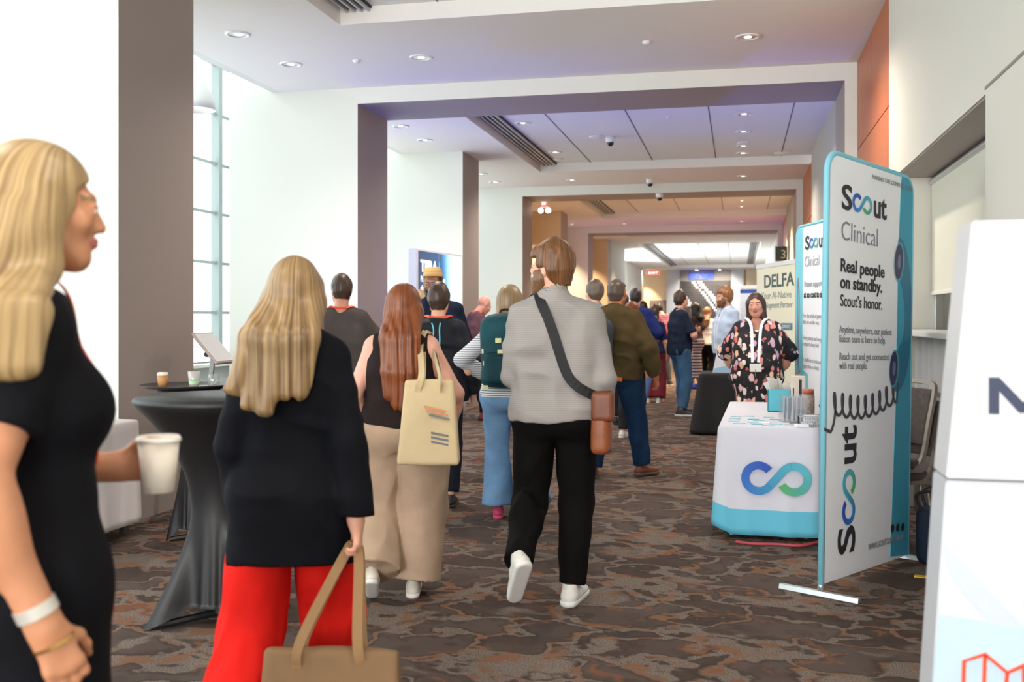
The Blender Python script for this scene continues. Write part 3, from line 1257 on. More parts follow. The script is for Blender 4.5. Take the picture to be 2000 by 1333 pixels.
class Person:
    """local frame: facing +Y, +X is the person's right... (x>0 = viewer's right when seen from behind)"""

    def __init__(s, label, x, y, face, H=1.75, w=1., lean=0, side=0, twist=0, head=(0, 0, 0), female=False, skin='#d9a78c', group=None,
                 feet=None, arms=None, res=None, curl=.5, gut=0, hipw=1., neck=1., z=0):
        s.t = root('person', label, 'person', (x, y, z), R(face), group)
        s.H, s.w, s.fem = H, w, female
        k = H / 1.75
        s.k = k
        s.skin = skin
        dist = math.hypot(x, y)
        s.res = res or (.0052 if dist < 6 else .0065 if dist < 10 else .009 if dist < 17 else .012)
        s.cres = .008 if dist < 6 else .010 if dist < 10 else .013 if dist < 17 else .016
        hw = (.148 if female else .166) * (.35 + .65 * w)
        s.pel = V(0, 0, .93) * k
        U = rotm('Z', -twist) @ rotm('X', -lean) @ rotm('Y', side)
        s.U = U
        up = lambda p: s.pel + U @ (V(*p) * k - s.pel)
        s.up = up
        s.chest = up((0, .0, 1.27))
        s.neck = up((0, -.025, 1.465))
        s.sh = {-1: up((-hw, -.015, 1.40)), 1: up((hw, -.015, 1.40))}
        s.hip = {-1: V(-.09 * w * hipw, 0, .90) * k, 1: V(.09 * w * hipw, 0, .90) * k}
        hy, hp, ht = head
        s.HR = U @ rotm('Z', -hy) @ rotm('X', -hp) @ rotm('Y', ht)
        nk = up((0, 0, 1.50))
        s.hc = nk + s.HR @ (V(0, .028, .135) * k)          # head centre, eye level
        s.hk = k * (1.0 if not female else .97)
        s.h2w = lambda p: s.hc + s.HR @ (V(*p) * s.hk)
        # legs
        feet = feet or {}
        s.kn, s.an, s.ft = {}, {}, {}
        for sd in (-1, 1):
            f = feet.get(sd, {})
            a = V(*f.get('p', (sd * .10 * hipw, -.02, .085))) * k
            pole = V(sd * f.get('out', .12), 1, 0)
            s.kn[sd], s.an[sd] = ik(s.hip[sd], a, .425 * k, .405 * k, pole)
            s.ft[sd] = (f.get('pitch', 0), f.get('yaw', sd * 7))
        arms = arms or {}
        s.el, s.wr, s.hand = {}, {}, {}
        for sd in (-1, 1):
            a = arms.get(sd, {})
            rel = V(*a.get('p', (sd * .07, .03, -.53))) * k
            t = s.sh[sd] + rel
            s.el[sd], s.wr[sd] = ik(s.sh[sd], t, .295 * k, .255 * k, V(*a.get('pole', (sd * .5, -1, -.1))))
            fd = norm(s.wr[sd] - s.el[sd])
            s.hand[sd] = dict(d=norm(fd + V(*a.get('hd', (0, 0, 0)))), n=V(*a.get('n', (-sd, 0, 0))), curl=a.get('curl', curl), show=a.get('show', True))
        s.gut = gut
        s.hipw = hipw
        s.nk = neck
        s.fields = {}

    # ---------------------------------------------------------------- field pieces
    def torso(s, inf=0., box=0., bust=None):
        k, w, up = s.k, s.w, s.up
        fem = s.fem
        L = []
        hx = .085 * w * s.hipw
        L.append((cone(V(-hx, -.01, .94) * k, V(hx, -.01, .94) * k, .112 * k * (.5 + .5 * w) + inf, .112 * k * (.5 + .5 * w) + inf), .05))
        L.append((cone(V(-.065 * w * s.hipw, -.055, .91) * k, V(.065 * w * s.hipw, -.055, .91) * k, .085 * k + inf, .085 * k + inf), .05))
        wx = (.055 if fem else .075) * w
        L.append((cone(up((-wx, .0, 1.10)), up((wx, .0, 1.10)), (.095 if fem else .103) * k * (.4 + .6 * w) + inf + box, (.095 if fem else .103) * k * (.4 + .6 * w) + inf + box), .09))
        if s.gut:
            L.append((ell(up((0, .06, 1.08)), V(.13, .11, .13) * k * s.gut + inf), .06))
        cx = (.075 if fem else .095) * w
        L.append((cone(up((-cx, -.005, 1.27)), up((cx, -.005, 1.27)), (.102 if fem else .112) * k + inf + box * .5, (.102 if fem else .112) * k + inf + box * .5), .09))
        L.append((cone(s.sh[-1] * .86 + s.neck * .14, s.sh[1] * .86 + s.neck * .14, .055 * k + inf, .055 * k + inf), .07))
        L.append((cone(up((-.055, -.02, 1.43)), up((.055, -.02, 1.43)), .055 * k + inf * .8, .055 * k + inf * .8), .07))
        if fem if bust is None else bust:
            for sd in (-1, 1):
                L.append((ell(up((sd * .07 * w, .072, 1.25)), V(.062, .055, .062) * k + inf * .7), .05))
        return L

    def leg(s, sd, inf=0., rad=(.088, .058, .054, .036), hem=None, knee_in=0):
        k, w = s.k, .5 + .5 * s.w
        h, n, a = s.hip[sd], s.kn[sd], s.an[sd]
        L = [(cone(h + V(0, 0, .02) * k, n, rad[0] * w * k + inf, rad[1] * w * k + inf), .04)]
        u = norm(a - n)
        cl = []
        b = a
        if hem is not None:
            c = n + (a - n) * hem
            cl = [(c, u)]
            b = n + (a - n) * (hem + .12)
        L.append((cone(n, b, rad[1] * w * k + inf, rad[3] * w * k + inf, clips=cl), .03))
        if rad[2]:
            back = norm(np.cross(u, V(1, 0, 0)))
            back = back if back[1] < 0 else -back
            L.append((ell(n + (a - n) * .33 + back * .022 * k, V(rad[2] * w, rad[2] * w, .12) * k + inf * .6), .04))
        return L

    def arm(s, sd, inf=0., upto=None, r=(.052, .040, .030), cuff=0.):
        k, w = s.k, .45 + .55 * s.w
        S, E, W = s.sh[sd], s.el[sd], s.wr[sd]
        L = []
        ins = S + (s.chest - S) * .08
        if upto is not None and upto < 1:
            c = S + (E - S) * upto
            cl = [(c, norm(E - S))]
            L.append((cone(ins, E, r[0] * w * k + inf, r[1] * w * k + inf + cuff, clips=cl), .035))
            return L
        L.append((cone(ins, E, r[0] * w * k + inf, r[1] * w * k + inf), .035))
        if upto is None or upto >= 2:
            L.append((cone(E, W, r[1] * w * k + inf, r[2] * w * k + inf + cuff * .4), .025))
        else:
            c = E + (W - E) * (upto - 1)
            L.append((cone(E, W, r[1] * w * k + inf, r[2] * w * k + inf + cuff, clips=[(c, norm(W - E))]), .025))
        if upto is None:
            L.append((ell(E + (W - E) * .28, V(.043, .043, .09) * k, None), .03))
        return L

    def handprims(s, sd):
        k = s.k * (1 if not s.fem else .92)
        h = s.hand[sd]
        W = s.wr[sd]
        d = h['d']
        n = h['n'] - d * (h['n'] @ d)
        n = norm(n)
        side = norm(np.cross(n, d)) * 1.0
        # the thumb side: forward / up for a hanging hand
        tf = V(0, 1, .25)
        tf = s.U @ tf
        if side @ tf < 0:
            side = -side
        c = h['curl']
        L = []
        P = lambda a, b, c_: W + (d * a + side * b + n * c_) * k
        L.append((cone(P(.0, 0, 0), P(.03, 0, 0), .026 * k, .028 * k, fl=(n, 1.35)), .02))
        for b, ln in ((-.026, .078), (-.009, .086), (.009, .088), (.026, .084)):
            L.append((cone(P(.02, b * .6, 0), P(ln, b, 0), .0150 * k, .0125 * k), .012))
        fl = ((-.029, .078, .052), (-.010, .086, .066), (.010, .088, .072), (.029, .084, .064))
        for b, st, ln in fl:
            ang = R(18 + 42 * c)
            p = P(st, b, 0)
            a = R(8 + 25 * c)
            segs = (.46, .30, .24)
            for j, q in enumerate(segs):
                e = p + (d * math.cos(a) + n * math.sin(a) + side * b * .9) * ln * q * k
                L.append((cone(p, e, (.0092 - .0008 * j) * k, (.0086 - .0010 * j) * k), .006))
                p = e
                a += ang
        p0 = P(.022, .022, .004)
        p1 = p0 + (d * .62 + side * .62 + n * .35) * .040 * k
        p2 = p1 + (d * .85 + side * .18 + n * (.3 + .3 * c)) * .032 * k
        p3 = p2 + (d * .85 - side * .05 + n * (.3 + .5 * c)) * .026 * k
        L.append((cone(p0, p1, .016 * k, .012 * k), .012))
        L.append((cone(p1, p2, .0115 * k, .0100 * k), .006))
        L.append((cone(p2, p3, .0100 * k, .0080 * k), .006))
        s.palm = getattr(s, 'palm', {})
        s.palm[sd] = (P(.095, 0, .022), d, side, n)
        return L

    def headprims(s):
        k, M = s.hk, s.HR
        p = s.h2w
        wd = 1.0 if not s.fem else .93 + .12 * max(0, s.w - 1)
        add = [(ell(p((0, -.022, .028)), V(.075 * wd, .094, .086) * k, M), .02),
               (ell(p((0, .028, -.028)), V(.0605 * wd, .064, .084) * k, M), .03),
               (cone(p((0, .058, -.096)), p((0, .064, -.100)), .021 * k, .019 * k), .03)]
        for sd in (-1, 1):
            add += [(cone(p((sd * .051 * wd, -.004, -.055)), p((sd * .018, .055, -.097)), .019 * k, .018 * k), .03),
                    (ell(p((sd * .043 * wd, .060, -.028)), V(.022, .022, .02) * k, M), .02),
                    (cone(p((sd * .012, .082, .021)), p((sd * .042 * wd, .070, .021)), .0105 * k, .010 * k), .014)]
        return add

    def facefeatures(s, F):
        k, M, p = s.hk, s.HR, s.h2w
        for sd in (-1, 1):
            F.sub(ell(p((sd * .031, .101, .000)), V(.017, .018, .011) * k, M), .012 * k)
        F.add(cone(p((0, .086, .004)), p((0, .104, -.034)), .0080 * k, .0110 * k), .012 * k)
        for sd in (-1, 1):
            F.add(ell(p((sd * .0125, .094, -.038)), V(.0085, .011, .008) * k, M), .008 * k)
            # eyelids
            F.add(ell(p((sd * .031, .0815, .0045)), V(.0160, .0125, .0095) * k, M), .005 * k)
            F.add(ell(p((sd * .031, .0800, -.0100)), V(.0150, .0110, .0060) * k, M), .005 * k)
            # ears
            F.add(ell(p((sd * .074, -.012, -.006)), V(.010, .019, .031) * k, M), .008 * k)
            F.sub(ell(p((sd * .084, -.006, -.002)), V(.006, .009, .015) * k, M), .006 * k)
        F.add(ell(p((0, .090, -.0605)), V(.023, .0105, .0058) * k, M), .006 * k)
        F.add(ell(p((0, .089, -.0710)), V(.020, .0105, .0068) * k, M), .006 * k)
        F.sub(cone(p((-.020, .103, -.0655)), p((.020, .103, -.0655)), .0022 * k, .0022 * k), .003 * k)

    def bounds(s, pts, pad):
        pts = np.array(pts)
        return pts.min(0) - pad, pts.max(0) + pad

    def body(s, legs=True, face=True, brow=None, lips='#a85c55', eye='#4a3524', bare_legs=False):
        k = s.k
        pts = [s.h2w((0, -.12, .13)), s.h2w((0, .13, -.13)), s.h2w((.1, 0, 0)), s.h2w((-.1, 0, 0)), s.pel, V(.2, .2, .8) * k, V(-.2, -.2, .8) * k]
        prims = []
        for sd in (-1, 1):
            pts += [s.el[sd], s.wr[sd], s.wr[sd] + s.hand[sd]['d'] * .21 * k, s.sh[sd]]
            prims += s.arm(sd)
            if s.hand[sd]['show']:
                prims += s.handprims(sd)
            if legs:
                pts += [s.kn[sd], s.an[sd]]
                prims += s.leg(sd, 0, (.074, .046, .043, .032))
        lo, hi = s.bounds(pts, .13)
        lo[2] = max(lo[2], .02)
        F = Field(lo, hi, s.res)
        for pr, kk in s.torso():
            F.add(pr, kk)
        for pr, kk in prims:
            F.add(pr, kk)
        H = Field(np.minimum(s.h2w((0, 0, 0)), s.neck) - .24 * k, np.maximum(s.h2w((0, 0, 0)), s.neck) + .24 * k, s.res)
        F.add(cone(s.neck + (s.neck - s.hc) * .05, s.h2w((0, -.018, -.05)), .060 * k * s.nk, .054 * k * s.nk), .03)
        for pr, kk in s.headprims():
            F.add(pr, kk)
        if face:
            s.facefeatures(F)
        else:
            for sd in (-1, 1):
                F.add(ell(s.h2w((sd * .074, -.012, -.006)), V(.010, .019, .031) * s.hk, s.HR), .008)
            F.add(cone(s.h2w((0, .086, .004)), s.h2w((0, .106, -.034)), .009 * s.hk, .0125 * s.hk), .012)
        me = F.mesh('body', 1)
        s.fields['body'] = F
        o = link('body', me, [skin_mat(s.skin), mat('lips_' + lips.lstrip('#'), lips, .45), brow or hair_mat('hair_dark', '#2c211c')], s.t)
        if face and len(F.F):
            c = F.v[F.F].mean(1)
            q = ((c - s.hc) @ s.HR) / s.hk
            mi = np.zeros(len(c), np.int32)
            lip = ((q[:, 0] / .025) ** 2 + ((q[:, 2] + .0655) / .0135) ** 2 < 1) & (q[:, 1] > .07)
            mi[lip] = 1
            ax = np.abs(q[:, 0])
            bz = .0205 - (ax - .03) ** 2 * 4.5
            mi[(ax > .012) & (ax < .05) & (np.abs(q[:, 2] - bz) < .0042) & (q[:, 1] > .05)] = 2
            me.polygons.foreach_set('material_index', mi)
            for sd in (-1, 1):
                s.eye(sd, eye)
        return o

    def eye(s, sd, col):
        k = s.hk
        bm = bmesh.new()
        bmesh.ops.create_uvsphere(bm, u_segments=16, v_segments=12, radius=.0118 * k)
        for f in bm.faces:
            c = f.calc_center_median().normalized()
            f.material_index = 2 if c.y > .93 else 1 if c.y > .80 else 0
        me = bpy.data.meshes.new('eye')
        bm.to_mesh(me); bm.free()
        M = Matrix(s.HR.tolist()).to_4x4()
        M.translation = Vector(s.h2w((sd * .031, .0818, -.001)).tolist())
        me.transform(M)
        link('eye', me, [mat('eye_white', '#e8e2da', .25), mat('iris_' + col.lstrip('#'), col, .2), mat('pupil', '#0c0a0a', .1)], s.t, smooth=True)

    # ---------------------------------------------------------------- clothing
    def folds(s, F, amp, seed=0, sc=(5, 5, 8), sc2=(16, 16, 16)):
        if amp:
            def f(P):
                Q = P + .06 * vnoise(P, (4, 4, 4), 3 + seed)[:, None]
                Q = Q + V(.35, .2, 0) * Q[:, 2:3] * (.6 if seed % 2 else -.6)
                r = 1 - 2.6 * np.abs(vnoise(Q, sc, seed))
                return -amp * .8 * np.clip(r, -.6, 1) + amp * .35 * vnoise(P, sc2, seed + 5)
            F.disp(f)

    def shirt(s, m, sleeve=2, hem=.86, inf=.014, box=0., amp=.006, name='shirt', seed=1, collar=.0, armr=(.056, .046, .036), cuff=.006, flare=0., vneck=0., bust=None, mats=None, neckcut=True, extra=None):
        """sleeve: None sleeveless, .5 short, 2 long (1..2 = forearm)"""
        k = s.k
        pts = [s.chest, s.neck + V(0, 0, .06), V(.26, .24, hem) * k, V(-.26, -.24, hem) * k] + [s.sh[d] for d in (-1, 1)]
        if sleeve:
            for d in (-1, 1):
                pts += [s.el[d]]
                if sleeve > 1:
                    pts += [s.wr[d]]
        lo, hi = s.bounds(pts, .13)
        lo[2] = hem * k - .03
        F = Field(lo, hi, s.cres)
        for pr, kk in s.torso(inf, box, bust):
            F.add(pr, kk)
        if flare:
            hx = .09 * s.w
            F.add(cone(V(-hx, -.01, .97) * k, V(hx, -.01, .97) * k, (.118) * k + inf, .118 * k + inf), .05)
            F.add(cone(V(-hx, -.0, hem - .05) * k, V(hx, 0, hem - .05) * k, (.118 + flare) * k + inf, (.118 + flare) * k + inf), .22)
        elif hem < .86:
            hx = .085 * s.w * s.hipw
            for q in (-1, 0, 1):
                F.add(cone(V(q * hx, -.012, .93) * k, V(q * hx, -.0, hem - .12) * k, .116 * k + inf, .124 * k + inf), .06)
        F.cut(V(0, 0, hem * k), V(0, 0, -1))
        T_ = Field(lo, hi, s.cres)
        T_.D = F.D.copy()
        s.fields['torso'] = T_
        if sleeve:
            for d in (-1, 1):
                sl = sleeve[d] if isinstance(sleeve, dict) else sleeve
                up = sl if sl < 2 else 1.93
                ar = tuple(q * .90 for q in armr)
                for pr, kk in s.arm(d, inf * .35, up, ar, cuff):
                    F.add(pr, kk * .7)
        if extra:
            extra(F)
        s.folds(F, amp, seed)
        if neckcut:
            r = .068 * k * s.nk
            F.add(cone(s.neck + V(0, -.005, 0), s.neck + (s.hc - s.neck) * (.28 + collar), .062 * k * s.nk + inf * .6, .058 * k * s.nk + inf * .5), .03) if collar else None
            F.sub(cone(s.neck - (s.hc - s.neck) * .05, s.hc, r - .006 + (.0 if collar else .006), r - .006), .01)
            F.cut(s.neck + (s.hc - s.neck) * (.30 + collar if collar else .16), norm(s.hc - s.neck))
            if vneck:
                F.sub(cone(s.up((0, .02, 1.46)), s.up((0, .19, 1.46 - vneck)), .05 * k, .02 * k), .01)
        if not sleeve:
            for d in (-1, 1):
                F.sub(ell(s.sh[d] + (s.sh[d] - s.chest) * V(.22, .2, .1), V(.062, .09, .10) * k), .015)
        me = F.mesh(name)
        s.fields['shirt'] = F
        return link(name, me, mats or m, s.t)

    def trousers(s, m, rad=(.098, .070, .056, .055), hem=.93, top=.95, inf=.008, amp=.006, seed=2, name='trousers', sc=(7, 7, 4), sides=None):
        k = s.k
        pts = [V(.22, .2, top) * k, V(-.22, -.2, top) * k] + [s.kn[d] for d in (-1, 1)] + [s.an[d] for d in (-1, 1)]
        lo, hi = s.bounds(pts, .15)
        lo[2] = max(lo[2], .0)
        F = Field(lo, hi, s.cres)
        for pr, kk in s.torso(inf)[:3]:
            F.add(pr, kk)
        G = [Field(lo, hi, s.cres) for _ in (0, 1)]
        for g, d in zip(G, (-1, 1)):
            for pr, kk in s.leg(d, inf, rad, hem):
                g.add(pr, kk)
        F.cut(V(0, 0, top * k), V(0, 0, 1))
        F.cut(V(0, 0, .82 * k), V(0, 0, -1))
        # legs merge with the pelvis but stay apart from each other
        D = np.minimum(smin(F.D, G[0].D, .05), smin(F.D, G[1].D, .05))
        F.D = D
        s.folds(F, amp, seed, sc, tuple(x * 2.2 for x in sc))
        me = F.mesh(name)
        return link(name, me, m, s.t)

    def skirt(s, m, hem, top=1.12, r_hem=.24, r_top=.12, amp=.02, name='skirt', fl=1.25):
        k = s.k
        lo, hi = V(-.45, -.42, hem - .03) * k, V(.45, .42, top + .05) * k
        F = Field(lo, hi, s.cres)
        F.add(cone(V(0, 0, top) * k, V(0, 0, hem - .1) * k, r_top * k, r_hem * k, fl=((0, 1, 0), fl)), .02)
        F.add(cone(V(-.07, -.01, .95) * k, V(.07, -.01, .95) * k, .14 * k * s.w, .14 * k * s.w), .1)
        F.cut(V(0, 0, hem) * k, V(0, 0, -1))
        F.cut(V(0, 0, top) * k, V(0, 0, 1))

        def f(P):
            a = np.arctan2(P[:, 0], P[:, 1])
            dz = np.clip((top * k - P[:, 2]) / (top * k - hem * k), 0, 1)
            return amp * dz * np.sin(a * 11 + 2.2 * vnoise(P, (3, 3, 2), 4))
        F.disp(f)
        return link(name, F.mesh(name), m, s.t)

    def shoe(s, sd, m, sole=None, kind='sneaker', heel=0.):
        k = s.k
        pitch, yaw = s.ft[sd]
        a = s.an[sd]
        M = rotm('Z', -yaw) @ rotm('X', -pitch)
        # foot frame: ball pivot; ankle height .085
        q = lambda x, y, z: a + M @ (V(x, y, z - .085) * k)
        W = .92 if s.fem else 1.
        F = Field(a - .26 * k, a + .26 * k, min(s.cres, .009))
        F.add(cone(q(0, -.05, .04), q(0, .02, .048), .040 * W * k, .042 * W * k), .02)
        F.add(cone(q(0, .02, .045), q(.006 * sd, .15, .030), .043 * W * k, .034 * W * k, fl=(M @ V(0, 0, 1), 1.15)), .02)
        F.add(cone(q(0, -.035, .05), q(0, -.03, .10), .038 * W * k, .038 * W * k), .02)
        if kind == 'sneaker':
            F.add(cone(q(0, .05, .075), q(0, .0, .10), .022 * k, .030 * k), .02)
        F.cut(q(0, 0, .022), M @ V(0, 0, -1))
        F.cut(q(0, 0, .108), M @ V(0, 0, 1))
        F.sub(cone(q(0, -.025, .10), q(0, -.025, .16), .030 * k, .034 * k), .01)
        o = link('shoe', F.mesh('shoe'), m, s.t)
        G = Field(a - .26 * k, a + .26 * k, min(s.cres, .009))
        G.add(cone(q(0, -.055, .02), q(.004 * sd, .155, .02), .043 * W * k, .039 * W * k), .02)
        G.cut(q(0, 0, .026), M @ V(0, 0, 1))
        G.cut(q(0, 0, -.002), M @ V(0, 0, -1))
        link('sole', G.mesh('sole', 0), sole or m, o)
        if heel:
            pass
        return o

    def shoes(s, m, sole=None, kind='sneaker'):
        for sd in (-1, 1):
            s.shoe(sd, m, sole, kind)

    # ---------------------------------------------------------------- hair
    def hair_short(s, m, thick=.012, top=.02, nape=-.07, front=.062, side=.004, amp=.004, seed=3, name='hair', recede=0., swept=0.):
        k, M, p = s.hk, s.HR, s.h2w
        F = Field(s.hc - .2 * k, s.hc + .2 * k, min(s.res, .006) if s.res < .01 else s.res)
        F.add(ell(p((0, -.024, .030)), V(.075 + thick, .094 + thick, .086 + thick) * k, M), .02)
        F.add(ell(p((0, -.03, .052)), V(.068 + thick, .082 + thick, .072 + top) * k, M), .03)
        F.add(cone(p((0, -.05, -.02)), p((0, -.055, nape)), (.068 + thick * .6) * k, .050 * k), .03)
        if swept:
            F.add(cone(p((-.03, .05, .085)), p((.04, .03, .095)), .03 * k, .03 * k), .03)
        q, P = F.allP()
        L = ((P - s.hc) @ M) / k
        x, y, z = L[..., 0], L[..., 1], L[..., 2]
        # keep: above hairline in front, behind the ears, down to the nape
        hl = np.where(y > front - .02, .052 + recede + 1.4 * np.abs(y - front) * 0 + .0, -1)
        cutf = np.maximum(y - front + recede * .6, .058 + recede - z + 0 * y)      # keep if either negative: y<front or z>.058
        keep1 = np.minimum(y - (front - .03) + recede * .5, (.060 + recede * .3) - z)
        keep2 = np.where(y > -.02, side - z, nape - z) + 0.35 * np.clip(y + .02, 0, .1) * 0
        g = np.maximum(keep1, keep2) * k
        # keep1>0: face area removed ; keep2>0: below sideburn / nape removed
        F.D[q] = np.maximum(F.D[q], np.maximum(keep1 * k, keep2 * k))
        F.disp(lambda P: amp * vnoise(P, (45, 45, 25), seed) + amp * .6 * vnoise(P, (20, 20, 14), seed + 2))
        return link(name, F.mesh(name), m, s.t)

    def beard(s, m, thick=.007, low=-.13, amp=.003):
        k, M, p = s.hk, s.HR, s.h2w
        F = Field(s.hc - .2 * k, s.hc + .2 * k, min(s.res, .006) if s.res < .01 else s.res)
        F.add(ell(p((0, .028, -.034)), V(.0605 + thick, .064 + thick, .086 + thick) * k, M), .03)
        F.add(cone(p((0, .060, -.098)), p((0, .068, -.104)), (.022 + thick) * k, (.02 + thick) * k), .03)
        for sd in (-1, 1):
            F.add(cone(p((sd * .053, -.004, -.04)), p((sd * .018, .055, -.099)), (.020 + thick) * k, (.019 + thick) * k), .03)
        q, P = F.allP()
        L = ((P - s.hc) @ M) / k
        x, y, z = L[..., 0], L[..., 1], L[..., 2]
        edge = z + .046 - .0 * y - np.clip((np.abs(x) - .035) * 1.6, 0, .05) - np.clip(.02 - y, 0, .05) * .5
        mouth = .009 - np.sqrt((x / .026) ** 2 + ((z + .066) / .013) ** 2) * .009 
        mouth = np.where(y > .06, mouth, -1)
        back = -(y + .008)
        F.D[q] = np.maximum(np.maximum(F.D[q], edge * k), np.maximum(mouth * k, back * k))
        F.disp(lambda P: amp * vnoise(P, (70, 70, 50), 6))
        return link('beard', F.mesh('beard'), m, s.t)

    def hair_long(s, m, length=.45, width=.10, thick=.014, amp=.005, back=-.075, flare=.0, front=.05, seed=4, part=0., spread=None, drape=None, sidefall=0):
        """falls behind the shoulders; length below the eye line"""
        k, M, p = s.hk, s.HR, s.h2w
        zb = s.hc[2] - length * k
        lo = s.hc - V(.28, .28, .2) * k
        hi = s.hc + V(.28, .24, .2) * k
        lo[2] = zb - .05
        h = min(s.res * 1.1, .007) if s.res < .009 else s.res
        F = Field(lo, hi, h)
        F.add(ell(p((0, -.024, .030)), V(.075 + thick, .094 + thick, .087 + thick) * k, M), .02)
        F.add(cone(p((0, -.05, .0)), p((0, -.055, -.10)), (.078 + thick) * k, (.070 + thick) * k), .03)
        # side locks by the cheeks
        for sd in (-1, 1):
            F.add(cone(p((sd * .070, -.010, .02)), p((sd * .078, -.025, -.14)), .026 * k, .026 * k), .03)
        q, P = F.allP()
        L = ((P - s.hc) @ M) / k
        x, y, z = L[..., 0], L[..., 1], L[..., 2]
        keep1 = np.minimum(y - front, .066 - .5 * np.abs(x) - z)
        low = np.where(y > -.03, 0, 0)
        F.D[q] = np.maximum(F.D[q], keep1 * k)
        # the fall down the back, world vertical, following the back
        fall = drape or [(0, -.052, -.06), (0, back - .01, -.2), (0, back - .02, -length)]
        n = len(fall)
        G = s.fields.get('shirt')
        if G is not None:                       # lay the fall outside the garment
            fall = [list(q) for q in fall]
            for q in fall[1:]:
                for _ in range(60):
                    pt = s.hc + V(*q) * k
                    if G.sample(pt + V(0, .022, 0)) > .0 and G.sample(pt + V(width * .6, .022, 0)) > 0 and G.sample(pt + V(-width * .6, .022, 0)) > 0:
                        break
                    q[1] -= .004
        for i in range(n - 1):
            a, b = s.hc + V(*fall[i]) * k, s.hc + V(*fall[i + 1]) * k
            t0, t1 = i / (n - 1), (i + 1) / (n - 1)
            w0, w1 = (width + flare * t0), (width + flare * t1)
            ra, rb = (.05 - .015 * t0), (.05 - .015 * t1)
            for off in (-1, -.5, 0, .5, 1):
                oa, ob = V(off * (w0 - ra), -.012 * (1 - abs(off)), 0) * k, V(off * (w1 - rb), -.012 * (1 - abs(off)), 0.02 * abs(off) + (.03 * math.sin(off * 9 + seed) if i == n - 2 else 0)) * k
                F.add(cone(a + oa, b + ob, ra * k, rb * k * (.75 if i == n - 2 else 1)), .03)
        if sidefall:
            for sd in (-1, 1):
                pts = [s.h2w((sd * .072, -.03, -.02)), s.h2w((sd * .080, -.03, -.12))]
                for t_ in (.5, 1):
                    q = s.hc + V(sd * .085, -.035, -.12 - (sidefall - .12) * t_) * k
                    for _ in range(40):
                        if G is None or G.sample(q) > .012:
                            break
                        q = q + V(sd * .004, -.002, 0)
                    pts.append(q)
                for a_, b_ in zip(pts[:-1], pts[1:]):
                    for yo in (-.045, -.01, .025):
                        F.add(cone(a_ + V(0, yo, 0) * k, b_ + V(0, yo, 0) * k, .027 * k, .025 * k), .03)
        c = s.hc

        def f(P):
            d = P - c
            a = np.arctan2(d[:, 0], d[:, 1] + .05)
            u = d[:, 0] * 8.5 + d[:, 1] * 3 + 0 * a
            w_ = vnoise(P, (7, 7, 2.2), seed)
            top = np.clip((c[2] - .02 - P[:, 2]) / .10, .15, 1)
            return amp * top * (np.sin(u * 15 + w_ * 3) * .5 + vnoise(P, (60, 60, 1.2), seed + 1) * .35)
        F.disp(f)
        s.fields['hair'] = F
        return link('hair', F.mesh('hair'), m, s.t)

    # ---------------------------------------------------------------- straps that hug the clothes
    def hug(s, pts, key='torso', off=.008, k=6, axis=None):
        """points in person frame, pushed on to the garment surface toward the torso axis"""
        F = s.fields[key]
        out, nrm = [], []
        for p in spline(pts, k):
            p = np.array(p, f4)
            c = V(0, 0, p[2]) if axis is None else np.array(axis(p), f4)
            d = norm(c - p)
            q = p - d * .12
            for _ in range(600):
                v = F.sample(q)
                if v < off:
                    break
                q = q + d * min(max(v - off, .001), .015)
                if np.linalg.norm(q - c) < .03:
                    break
            out.append(q)
            e = .01
            g = V(F.sample(q + V(e, 0, 0)) - F.sample(q - V(e, 0, 0)), F.sample(q + V(0, e, 0)) - F.sample(q - V(0, e, 0)), F.sample(q + V(0, 0, e)) - F.sample(q - V(0, 0, e)))
            nrm.append(norm(g))
        out = np.array(out)
        for _ in range(2):
            out[1:-1] = out[1:-1] * .5 + .25 * (out[2:] + out[:-2])
        return out, nrm

    def strap(s, pts, w, m, name='strap', key='torso', off=.009, t=.003, parent=None, axis=None, world=False):
        o, n = s.hug(pts, key, off, axis=axis)
        me = sweep([Vector(p.tolist()) for p in o], rect(w, t), ups=[tuple(map(float, x)) for x in n])
        if world:
            ob = link(name, me, m, parent)
        else:
            ob = link(name, me, m, parent or s.t)
        return ob

    def lanyard(s, m, badge=None, drop=.36, w=.016, key='torso', back=True, bm=None):
        """band round the neck, two straps down to a badge on the chest"""
        up = s.up
        k = s.k
        r = .075
        ring = []
        for a in np.linspace(-200, 20, 21):
            z = 1.475 - .025 * math.sin(R(a)) * -1
            ring.append(tuple(up((r * math.cos(R(a)), -.02 + r * 1.0 * math.sin(R(a)), 1.482 + (.0 if math.sin(R(a)) < 0 else -.02)))))
        ax = lambda p: s.neck + (s.hc - s.neck) * .2
        pts = [up((.03, .25, 1.45 - drop)), up((.05, .25, 1.36)), up((.066, .10, 1.47)), up((.072, -.02, 1.495)), up((.05, -.09, 1.50)), up((0, -.11, 1.50)),
               up((-.05, -.09, 1.50)), up((-.072, -.02, 1.495)), up((-.066, .10, 1.47)), up((-.05, .25, 1.36)), up((-.03, .25, 1.45 - drop))]
        o = s.strap(pts, w, m, 'lanyard', key, .010, .003, axis=lambda p: (p[0] * .5, s.neck[1] * .5, p[2] - .02))
        if badge:
            c = np.array(up((0, .25, 1.45 - drop - .055)))
            F = s.fields[key]
            q = c.copy()
            for _ in range(200):
                if F.sample(q) < .012:
                    break
                q = q - s.U @ V(0, .003, 0)
            b = link('badge', boxes([(0, 0, 0, .105, .004, .075)], .002), badge, o)
            b.location = q.tolist()
            b.rotation_euler = (R(-6), 0, 0)
        return o


M_tee_sole = None
M_wsole = mat('sole_white', '#e4e2de', .6)
M_dsole = mat('sole_dark', '#2a2624', .7)
